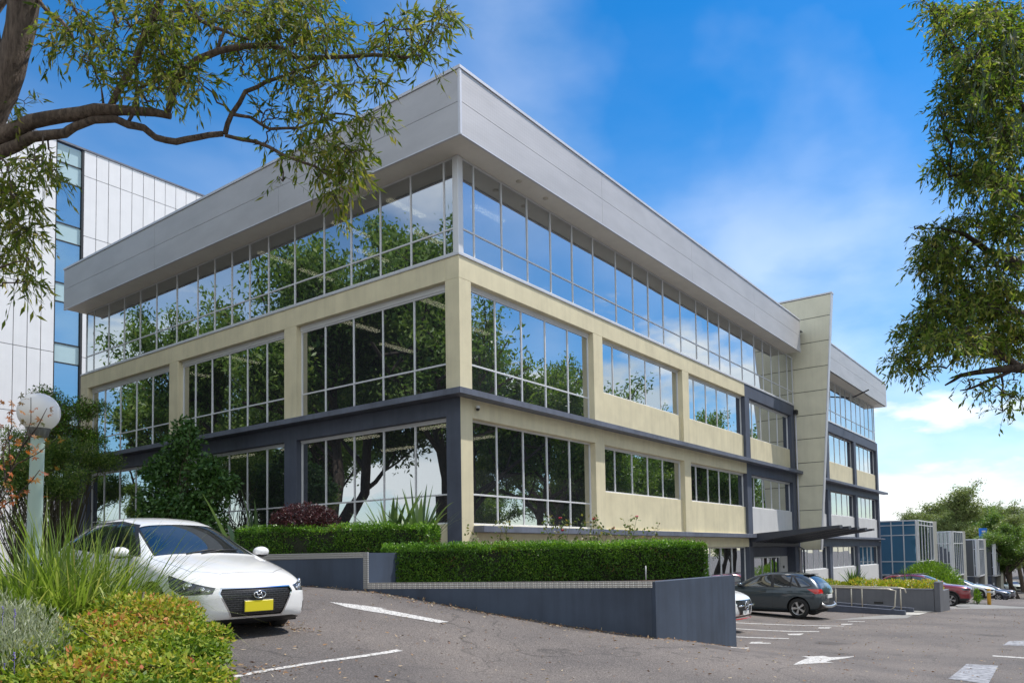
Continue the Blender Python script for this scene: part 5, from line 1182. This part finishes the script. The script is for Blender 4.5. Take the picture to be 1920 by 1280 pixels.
FRONT = ((0, -4, -26, .95), (1, 10, -26, 1.0), (0, 20, -27, 1.2), (4, 28, -25, 1.95), (1, 33, -27, 1.6), (1, 38.5, -24.5, 1.45), (4, 43, -26, 1.6), (0, 48, -28, 1.2), (1, 55, -27, 1.1), (0, 60, -26, 1.15), (1, 66, -27, 1.15), (1, 70.5, -25, 1.55), (4, 76, -26, 1.7), (0, 82, -26, 1.55), (1, 88, -27, 1.3),
         (0, 96, -30, 1.2), (1, 108, -32, 1.2), (0, 122, -34, 1.2), (1, 138, -36, 1.2), (1, 36, -38, 1.4), (0, 52, -40, 1.1), (0, 70, -42, 1.2))
for k, x, y, s in SIDE: plant(k, x, y, s, rng.uniform(0, 6.28), 'tall dark leafy tree left of the driveway, mirrored in the side front windows', 'trees mirrored in the side front windows')
for k, x, y, s in FRONT: plant(k, x, y, s, rng.uniform(0, 6.28), 'dark leafy tree across the car park, mirrored in the long front windows', 'trees mirrored in the long front windows')
plant(3, 51.5, -24, 2.3, .5, 'narrow conifer mirrored in the first floor windows left of the second cream column', None, 'conifer')
# forest beyond the offices
GF = 'gum trees on the slope beyond the sawtooth offices'
for k, px, d, ytop in ((2, 1800, 112, 924), (2, 1765, 128, 950), (0, 1836, 135, 938), (2, 1735, 150, 966), (0, 1868, 118, 968), (2, 1893, 108, 972), (2, 1915, 122, 956), (0, 1905, 96, 985), (2, 1880, 145, 962), (0, 1942, 100, 975), (2, 1856, 165, 955), (0, 1815, 150, 950), (2, 1690, 118, 966), (0, 1715, 160, 972),
                       (2, 1970, 130, 960), (0, 1925, 150, 958), (2, 2010, 120, 960), (0, 1890, 175, 958), (2, 1945, 170, 955), (2, 1790, 180, 960), (0, 1750, 180, 965), (0, 1835, 118, 985)):
    p = at(px, 1024, d); zt = float(at(px, ytop, d)[2]); z0 = float(gz(p[0], p[1])); hgt = {0: 12.5, 2: 15.0}[k]; s = (zt-z0)/hgt
    if px == 1800: lab = 'pale green rounded gum standing tallest behind the sawtooth offices'; gq = None
    elif px == 1765: lab = 'darker gum just left of the tall pale rounded one behind the first two sawtooth bays'; gq = GF
    elif px == 1893: lab = 'nearest broad gum at the right frame edge above the pale off road wagon'; gq = GF
    elif px == 1836: lab = 'dark gum crown directly behind the blue sign board'; gq = GF
    elif px == 1690: lab = 'small distant gum top peeping over the first blue glass office at its left'; gq = GF
    else: lab = 'gum tree in the green belt beyond the sawtooth offices'; gq = GF
    plant(k, p[0], p[1], s*1.25, rng.uniform(0, 6.28), lab, gq, 'gum_tree', s)

# --- generic leafy mass: leaves over blobs with an inner dark mass of twigs
def leafy(name, label, cat, blobs, leafm, n, leaf, wid, base, up=.5, inner=.6, stem=True, rndf=None, group=None, flat=0):
    """blobs: (centre xyz, radii xyz)"""
    root = empty(name, base); tag(root, label, cat, group); off = np.array(base, float)
    vol = np.array([b[1][0]*b[1][1]+b[1][1]*b[1][2]+b[1][0]*b[1][2] for b in blobs]); cnt = (n*vol/vol.sum()).astype(int); PP = []; AA = []; NN = []
    for (c, r), m_ in zip(blobs, cnt):
        u = unit(rng.normal(size=(m_, 3))); rad = rng.uniform(inner, 1.04, (m_, 1))**.6; f = 1+.12*np.sin(u[:, :1]*9+c[0]*3)*np.sin(u[:, 1:2]*8+c[1])
        P = np.array(c)+u*np.array(r)*rad*f; PP.append(P); NN.append(u); AA.append(unit(u*.7+rng.normal(size=(m_, 3))*.6+np.array([0, 0, up])))
    PP = np.concatenate(PP)-off; AA = np.concatenate(AA); NN = unit(np.concatenate(NN)+rng.normal(size=PP.shape)*.45+np.array([0, 0, flat]))
    m_ = len(PP); L_ = leaf*rng.uniform(.6, 1.3, m_); leaf_obj('foliage', PP, AA, L_, L_*wid, leafm, root, None if rndf is None else rndf(PP+off, m_), NN)
    if stem:
        bm = bmesh.new()
        for c, r in blobs:
            for _ in range(4): bm_tube(bm, rpath((0, 0, .0), np.array(c)-off+rng.normal(size=3)*np.array(r)*.4, .1, .06, 4), [.02, .015, .01, .005], 5, False)
        obj('stems', bm, M['stem'], root)
    return root
def hedge(name, label, a, b, th, z0, z1, n, leafm, leaf=.045, bulge=.05):
    """clipped hedge between two plan points"""
    a, b = v2(a), v2(b); d = (b-a).normalized(); nn = Vector((-d.y, d.x)); L_ = (b-a).length; root = empty(name, (a.x, a.y, z0)); tag(root, label, 'hedge'); root.rotation_euler[2] = math.atan2(d.y, d.x)
    H = z1-z0; area = np.array([L_*H, L_*th, th*H, th*H, L_*H]); pr = area/area.sum(); f = rng.choice(5, n, p=pr); x = rng.uniform(0, L_, n); y = rng.uniform(0, th, n); z = rng.uniform(0, H, n); N = np.zeros((n, 3))
    for k, (ax, v, nv) in enumerate(((1, 0, (0, -1, 0)), (2, H, (0, 0, 1)), (0, 0, (-1, 0, 0)), (0, L_, (1, 0, 0)), (1, th, (0, 1, 0)))):
        s = f == k; (x, y, z)[ax][s] = v; N[s] = nv
    wob = bulge*(np.sin(x*5.1)*np.sin(z*6+x*2)+np.sin(x*2.3+y*4)*.8); dep = rng.exponential(.035, n); P = np.stack([x, y, z], 1)+N*(wob-dep+.015)[:, None]
    c = np.array([L_/2, th/2, H/2]); rr = .10    # round the arrises off
    q = np.abs(P-c)-(np.array([L_, th, H])/2-rr); over = np.maximum(q, 0); m_ = np.linalg.norm(over, axis=1, keepdims=True); s = np.where(m_ > rr, rr/np.maximum(m_, 1e-6), 1); P = c+np.sign(P-c)*(np.where(q > 0, np.array([L_, th, H])/2-rr+over*s, np.abs(P-c)))
    young = rng.random(n) < .25; P[young & (f == 1), 2] += rng.uniform(0, .09, (young & (f == 1)).sum())
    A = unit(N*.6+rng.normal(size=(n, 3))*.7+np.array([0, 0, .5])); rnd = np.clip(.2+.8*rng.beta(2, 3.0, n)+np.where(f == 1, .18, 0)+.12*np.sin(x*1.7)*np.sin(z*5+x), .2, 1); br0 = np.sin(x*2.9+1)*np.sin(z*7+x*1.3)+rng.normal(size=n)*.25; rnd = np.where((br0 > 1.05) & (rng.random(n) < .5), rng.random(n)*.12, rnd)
    keep = (np.sin(x*8.3)*np.sin(z*11+x*3)+rng.normal(size=n)*.4 > -1.15)
    P, A, N, rnd = P[keep], A[keep], N[keep], rnd[keep]; n = len(P); ll = leaf*rng.uniform(.6, 1.3, n); leaf_obj('foliage', P, A, ll, ll*.55, leafm, root, rnd, unit(N+rng.normal(size=(n, 3))*.6))
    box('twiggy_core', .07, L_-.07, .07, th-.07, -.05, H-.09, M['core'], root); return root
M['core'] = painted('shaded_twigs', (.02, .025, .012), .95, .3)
ha, hb = at(717, 1088, 14.75), at(1330, 1088, 15.9)
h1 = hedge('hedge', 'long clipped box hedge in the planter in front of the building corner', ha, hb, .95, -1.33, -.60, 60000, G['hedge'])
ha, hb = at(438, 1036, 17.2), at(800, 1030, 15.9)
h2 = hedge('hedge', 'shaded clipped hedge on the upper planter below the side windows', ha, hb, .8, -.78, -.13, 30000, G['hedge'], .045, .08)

# --- burgundy bush
def on_x(px, py, X):
    D = at(px, py, 1)-CAM; return CAM+D*((X-CAM[0])/D[0])
c = at(570, 975, 17.6); leafy('burgundy_bush', 'rounded burgundy leaved bush behind the shaded hedge', 'bush', [((c[0], c[1], c[2]), (.66, .66, .38)), ((c[0]+.2, c[1]-.3, c[2]-.05), (.45, .45, .33)), ((c[0]-.1, c[1]+.3, c[2]-.05), (.45, .45, .33))], G['burg'], 9000, .05, .6, (c[0], c[1], -.78), flat=.3)

# --- strap leaved plants
def blade_geo(P0, az, el, L_, W, droop, nseg=6, tw=0.0):
    n = len(P0); t = np.linspace(0, 1, nseg+1)[None, :]; h = np.stack([np.cos(az), np.sin(az)], 1)
    s = L_[:, None]*t; out_ = s*np.cos(el)[:, None]*(1+.15*t); z = s*np.sin(el)[:, None]-droop[:, None]*L_[:, None]*t**2.3
    C = P0[:, None]+np.stack([h[:, 0:1]*out_, h[:, 1:2]*out_, z], 2); side = np.stack([-h[:, 1], h[:, 0], np.zeros(n)], 1)[:, None]*np.cos(tw)+np.array([0, 0, np.sin(tw)])
    w = (W[:, None]*(1-t**2.2)*.5+.0006)[..., None]; A = C+side*w; B = C-side*w
    V = np.stack([A, B], 2).reshape(-1, 3); b = (np.arange(n)*(nseg+1)*2)[:, None, None]+(np.arange(nseg)*2)[None, :, None]; Fc = (b+np.array([0, 1, 3, 2])[None, None]).reshape(-1, 4)
    return V, Fc, nseg
def grass(name, label, base, n, L0, L1, W, leafm, dr=(.3, .8), el=(35, 88), rad=.12, kind=None, cat='grass clump'):
    root = empty(name, base); tag(root, label, cat)
    az = rng.uniform(0, 6.283, n); e = R_(1)*rng.uniform(*el, n); L_ = rng.uniform(L0, L1, n); rr = rad*np.sqrt(rng.random(n)); P0 = np.stack([rr*np.cos(az), rr*np.sin(az), np.zeros(n)], 1)
    V, Fc, ns = blade_geo(P0, az+rng.normal(size=n)*.4, e, L_, W*rng.uniform(.7, 1.3, n), rng.uniform(*dr, n), 8); rnd = np.repeat(np.clip(rng.beta(2, 3, n), 0, 1), ns)
    link('blades', np_mesh('blades', V, Fc, leafm, rnd, True), root); return root
for (px, py, d, n, L1, lab) in ((140, 1165, 7.6, 900, 1.25, 'fountain of long bright strap grass against the white hatchback'), (45, 1165, 7.3, 700, 1.15, 'strap grass clump at the left edge in front of the lamp post'), (205, 1140, 8.0, 600, 1.05, 'low arching strap grass clump nearest the hatchback wheel'), (95, 1120, 8.6, 520, 1.3, 'upright strap grass clump behind the lamp post foot')):
    p = at(px, py, d); grass('strap_grass', lab, G_(p[0], p[1], .05), n, .8, L1*1.55, .02, G['grass'], (.08, .75), (38, 86), .2)
    grass('strap_grass', lab.replace('clump', 'skirt').replace('strap grass', 'drooping strap grass'), G_(p[0], p[1], .12), n//3, .7, 1.15, .02, G['grass'], (.7, 1.25), (45, 72), .2)
def flax(name, label, base, n, L0, L1, W, az0=0, spread=6.283, leafm=None):
    root = empty(name, base); tag(root, label, 'plant')
    for i in range(n):
        az = np.array([az0+rng.uniform(-.5, .5)*spread]); V, Fc, ns = blade_geo(np.array([[.05*math.cos(az[0]), .05*math.sin(az[0]), 0]]), az, R_(1)*rng.uniform(50, 86, 1), rng.uniform(L0, L1, 1), np.array([W])*rng.uniform(.8, 1.2, 1), rng.uniform(.05, .42, 1), 9, rng.uniform(-.3, .3))
        link('leaf', np_mesh('leaf', V, Fc, leafm or G['flax'], np.full(len(Fc), rng.random()), True), root)
    return root
for px, py, d, n, lab in ((785, 1012, 17.0, 46, 'broad leaved flax plant against the side windows near the dark column'), (735, 1008, 17.4, 30, 'flax plant beside the burgundy bush behind the hedge'), (485, 1005, 18.6, 9, 'sparse spiky flax leaves left of the burgundy bush'), (445, 1008, 17.6, 7, 'few spiky leaves just above the hatchback bonnet')):
    p = at(px, py, d); flax('flax_plant', lab, (p[0], p[1], -.80), n, 1.15, 2.0, .12)
# small tree against the side front
p = on_x(350, 930, -1.9); bl = []
for px, py, rr, X in ((345, 830, .75, -1.9), (320, 880, .95, -1.8), (385, 880, .8, -1.8), (400, 925, .8, -1.6), (300, 930, .9, -2.0), (350, 950, 1.1, -1.9), (285, 885, .5, -2.0), (425, 905, .5, -1.7), (345, 800, .45, -1.9), (300, 975, 1.0, -2.0), (385, 980, .9, -1.8)):
    q = on_x(px, py, X); bl.append(((q[0], q[1], q[2]), (rr*.75, rr, rr*.7)))
leafy('small_tree', 'dark green small tree growing against the side windows above the white hatchback', 'tree', bl, G['fern'], 11000, .14, .6, (p[0], p[1], -.78), up=-.3, inner=.15)
# background trees at the far left
for px, py, d, rr, lab, lm in ((125, 800, 30, 1.0, 'green pine like tree between the tower and the building corner', 'hedge'), (95, 865, 27, 1.0, 'dark shrubby tree behind the lamp post', 'dark'), (40, 905, 24, .9, 'dark bush behind the reddish maple at the left edge', 'dark')):
    c = at(px, py, d); b = [((c[0]+rng.normal()*rr*.75, c[1]+rng.normal()*rr*.5, c[2]+rng.normal()*.5), (rr*.62*q_, rr*.62*q_, rr*.42*q_)) for q_ in rng.uniform(.6, 1.2, 20)]
    leafy('background_tree', lab, 'tree', b, G[lm], 16000, .09, .42, G_(c[0], c[1]), inner=.1)
# --- foreground bed
BED = [at(392, 1292, 5.4), at(436, 1200, 6.35), at(400, 1150, 7.3), at(300, 1110, 8.0), at(230, 1095, 8.7), at(0, 1080, 11), at(-500, 1100, 12), at(-700, 1300, 5), at(200, 1500, 3.6)]
bm = bmesh.new(); vs = [bm.verts.new((float(p[0]), float(p[1]), float(gz(p[0], p[1]))+.10)) for p in BED]; lo = [bm.verts.new((v.co.x, v.co.y, v.co.z-.4)) for v in vs]; bm.faces.new(vs)
for i in range(len(vs)): bm.faces.new((vs[i], lo[i], lo[(i+1) % len(vs)], vs[(i+1) % len(vs)]))
bmesh.ops.recalc_face_normals(bm, faces=bm.faces); tag(obj('garden_bed', bm, M['soil']), kind='structure')
brick = painted('edging_brick', (.26, .14, .09), .85, .2)
be = empty('brick_edging', (float(BED[0][0]), float(BED[0][1]), float(gz(BED[0][0], BED[0][1])))); tag(be, 'row of brown edging bricks round the foreground garden bed', 'edging')
for a, b in ((BED[8], BED[0]), (BED[0], BED[1]), (BED[1], BED[2]), (BED[2], BED[3])):
    a, b = v2(a), v2(b); L_ = (b-a).length; k = int(L_/.235); dd2 = (b-a).normalized()
    for j in range(k):
        q = a+dd2*(j+.5)*L_/k; o = cbox('brick', -.112, .112, -.055, .055, -.1, .12, brick, be); o.rotation_euler[2] = math.atan2(dd2.y, dd2.x)+rng.normal()*.02
        o.location = (q.x-be.location.x, q.y-be.location.y, float(gz(q.x, q.y))-be.location.z+.02+rng.normal()*.004)
nb_ = []
for px, py, d, r in ((352, 1212, 6.2, .28), (398, 1196, 6.35, .16), (300, 1175, 6.6, .36), (240, 1165, 6.9, .34), (325, 1160, 7.1, .26), (270, 1148, 7.5, .24), (180, 1210, 6.2, .36), (250, 1230, 5.9, .36), (330, 1245, 5.6, .32), (375, 1238, 5.7, .22), (120, 1250, 5.7, .36), (200, 1280, 5.3, .36), (290, 1290, 5.1, .34), (60, 1280, 5.3, .36), (360, 1290, 5.1, .26), (130, 1320, 4.9, .36), (240, 1340, 4.7, .34), (40, 1330, 4.9, .34), (330, 1345, 4.7, .3), (-30, 1300, 5.1, .34), (210, 1160, 7.4, .3)):
    c = at(px, py, d); nb_.append(((c[0], c[1], c[2]), (r, r, r*.72)))
def patchy(P, m_): return np.clip(.30+.24*np.sin(P[:, 0]*4.3+1)*np.sin(P[:, 1]*3.7)+.5*(P[:, 2]-P[:, 2].mean())+rng.normal(0, .2, m_), 0, 1)
p = at(260, 1260, 6.0); nd = leafy('ground_shrub', 'low bushy shrub with lime green and reddish leaves filling the foreground bed', 'shrub', nb_, G['nandina'], 46000, .044, .55, G_(p[0], p[1]), up=.1, inner=.55, rndf=patchy, flat=.9)
bl = [((c[0], c[1], c[2]), (r, r, r*.9)) for c, r in ((at(40, 1215, 5.6), .34), (at(-20, 1190, 5.8), .34), (at(75, 1235, 5.4), .20), (at(10, 1260, 5.2), .28))]
p = at(30, 1260, 5.4); lv = leafy('lavender', 'silvery grey lavender bush with a few purple flowers at lower left', 'shrub', bl, G['lav'], 9000, .055, .16, G_(p[0], p[1]), up=1.3, inner=.4)
pm = plain('lavender_flower', (.16, .12, .42), .7)
for px, py, d in ((27, 1237, 5.0), (7, 1258, 5.0), (5, 1150, 5.4), (28, 1155, 5.4)):
    q = at(px, py, d); bm = bmesh.new()
    for z in range(5): bmesh.ops.create_icosphere(bm, subdivisions=1, radius=.006, matrix=Matrix.Translation((rng.normal()*.003, rng.normal()*.003, z*.012)))
    bm_tube(bm, [(0, 0, -.2), (0, 0, 0)], .0015, 3); o = obj('flower', bm, pm, lv); o.location = tuple(q-np.array(lv.location))
# --- reddish maple
p = at(-10, 1180, 7.4); mp0 = empty('maple', G_(p[0], p[1])); tag(mp0, 'thin maple sapling with reddish star shaped leaves beside the globe lamp', 'tree')
off = np.array(mp0.location); bm = bmesh.new()
br_ = [[(-40, 1100), (-10, 960), (10, 900), (40, 840), (58, 790), (58, 745)], [(10, 900), (30, 870), (70, 850), (108, 820)], [(-10, 960), (30, 930), (60, 900), (75, 880)], [(10, 900), (5, 850), (22, 800), (22, 750)], [(40, 840), (70, 800), (88, 765)], [(-30, 1010), (0, 940), (20, 910)], [(20, 880), (15, 800)]]
tips = []
for l in br_:
    P = [at(x, y, 7.3+rng.normal()*.08) for x, y in l]; bm_tube(bm, [q-off for q in P], np.linspace(.009, .003, len(P)), 5, False); tips += [(P[i]*(1-t)+P[i+1]*t) for i in range(len(P)-1) for t in (.0, .5) if P[i][2] > -.9]+[P[-1]]
bm_tube(bm, [at(-40, 1100, 7.3)-off, (0, 0, 0)], [.01, .014], 6); obj('trunk', bm, M['bark2'], mp0)
V = []; Fc = []; rd = []
for q in tips:
    for _ in range(3):
        c = q-off+rng.normal(size=3)*np.array([.09, .09, .05]); N = unit(rng.normal(size=3)+np.array([0, 0, 1.2])); a = unit(np.cross(N, rng.normal(size=3))); b = np.cross(N, a); s = rng.uniform(.03, .055); r0 = rng.random()
        for j in range(5):
            th = R_(-100+50*j); dv_ = a*math.cos(th)+b*math.sin(th); sd_ = np.cross(N, dv_); Ls = s*(1.15-.12*abs(j-2)*1.2); k0 = len(V)
            V += [c, c+dv_*Ls*.45+sd_*Ls*.17-N*.004, c+dv_*Ls-N*.010, c+dv_*Ls*.45-sd_*Ls*.17-N*.004]; Fc.append([k0, k0+1, k0+2, k0+3]); rd.append(r0)
link('foliage', np_mesh('foliage', np.array(V), np.array(Fc), G['maple'], np.array(rd)), mp0)
# --- roses behind the long hedge
redp = plain('rose_petal', (.45, .02, .05), .6); pinkp = plain('rose_petal_pink', (.5, .08, .12), .6)
for (px, py, nst, lab, fl) in ((945, 1030, 4, 'leggy rose bush with pale leaves above the hedge left of centre', 0), (1050, 1030, 5, 'rose bush with reddish new leaves in the middle of the hedge row', 1), (1105, 1030, 5, 'rose bush carrying one bright red bloom over the hedge', 2), (1175, 1025, 4, 'rose bush with pinkish blooms in front of the cream wall', 3), (1215, 1028, 3, 'tall thin rose stem furthest right above the hedge', 0)):
    c = at(px, py, 17.4); r = empty('rose_bush', (c[0], c[1], -1.33)); tag(r, lab, 'rose bush'); off = np.array(r.location); bm = bmesh.new(); PP = []; AA = []; fb_ = []
    for _ in range(nst):
        e = at(px+rng.normal()*26, py-rng.uniform(25, 58), 17.4+rng.normal()*.2)-off; pth = rpath((0, 0, 0), e, .0, .05, 7); bm_tube(bm, pth, [.009, .008, .007, .006, .005, .004, .003], 4, False); fb_.append(e)
        for q in pth[3:]:
            for _ in range(8): PP.append(q+rng.normal(size=3)*.06); AA.append(rng.normal(size=3))
    obj('stems', bm, M['stem'], r); PP = np.array(PP); leaf_obj('foliage', PP, unit(np.array(AA)), .085, .055, G['rose'], r)
    for q in fb_[:fl]:
        bm = bmesh.new()
        for j in range(9):
            a = j*2.4; bmesh.ops.create_icosphere(bm, subdivisions=1, radius=.022, matrix=Matrix.Translation((.024*math.cos(a)*(j > 0), .02*math.sin(a)*(j > 0), .006*(j % 3))))
        obj('bloom', bm, redp if fl < 3 else pinkp, r, True, loc=tuple(q+np.array([0, 0, .02])))
bm = bmesh.new(); q = at(1211, 1075, 15.6); bm_tube(bm, [(0, 0, -.15), (0, 0, .16)], .014, 6); tag(obj('garden_stake', bm, M['white'], loc=tuple(q)), 'thin white stake standing in front of the long hedge', 'stake')
# --- planting by the entrance
bl = []
for y in np.linspace(-7.6, -3.0, 8): bl.append(((20.3+rng.normal()*.2, y, -2.33+rng.normal()*.05), (.75, .5, .26)))
leafy('golden_shrubs', 'yellow green low shrubs with orange tips filling the grey planter', 'shrub', bl, G['gold'], 9000, .09, .4, (20.3, -5, -2.52), up=.8, flat=.3, stem=False)
p = at(1600, 1095, 33.5); flax('cycad', 'spiky dark green cycad in front of the white wing panels', (p[0], p[1], -2.5), 46, .8, 1.25, .09, leafm=G['flax'])
p = at(1700, 1092, 34.5); flax('young_palm', 'small sparse palm poking up behind the golden shrubs', (p[0], p[1], -2.5), 18, .6, 1.0, .05)
c = at(1743, 1085, 50); leafy('round_bush', 'big rounded bright green bush in front of the sawtooth offices', 'bush', [((c[0], c[1], c[2]-.1), (1.75, 1.75, 1.15)), ((c[0]+.5, c[1]-.6, c[2]-.5), (1.3, 1.3, .9)), ((c[0]-.6, c[1]+.5, c[2]-.4), (1.3, 1.3, .9)), ((c[0], c[1], c[2]+.35), (1.1, 1.1, .8))], G['lime'], 16000, .14, .35, G_(c[0], c[1]), up=.9, inner=.5)
p = at(1832, 1129, 47); leafy('weed', 'small bright green weed on the kerb beside the yellow bollard', 'plant', [((p[0], p[1], float(gz(p[0], p[1]))+.5), (.22, .22, .4))], G['lime'], 350, .16, .35, G_(p[0], p[1]), up=1)
# --- leaf litter
P = []
for (a, b, n, sp) in ((PA, PB, 320, .16), (PB, PC, 900, .22), (PC, PD, 140, .12)):
    t = rng.random(n); q = np.array(a[:2])[None]+(np.array(b[:2])-np.array(a[:2]))[None]*t[:, None]; d = (np.array(b[:2])-np.array(a[:2])); d /= np.linalg.norm(d); nrm = np.array([d[1], -d[0]]); P.append(q+nrm*(.04+np.abs(rng.normal(size=(n, 1)))*sp)+rng.normal(size=(n, 2))*.03)
n = 5200; P.append(np.stack([-13+39*rng.random(n)**1.5, rng.uniform(-13, -1, n)], 1)); n = 160; c = on_ground(540, 1172)[:2]; P.append(c+rng.normal(size=(n, 2))*np.array([.14, .3]))
n = 250; c = on_ground(450, 1262)[:2]; P.append(c+rng.normal(size=(n, 2))*np.array([.5, .2]))
P = np.concatenate(P); P3 = np.concatenate([P, (gz(P[:, 0], P[:, 1])+.012)[:, None]], 1); n = len(P3); A = unit(rng.normal(size=(n, 3))*np.array([1, 1, .22])); ll = .06*rng.uniform(.3, 1.3, n)
leaf_obj('leaf_litter', P3, A, ll, ll*.32, G['litter'], None, None, unit(rng.normal(size=(n, 3))*.4+np.array([0, 0, 1])), 'stuff')
# soft litter in the hedge planter
scene.render.engine = 'CYCLES'
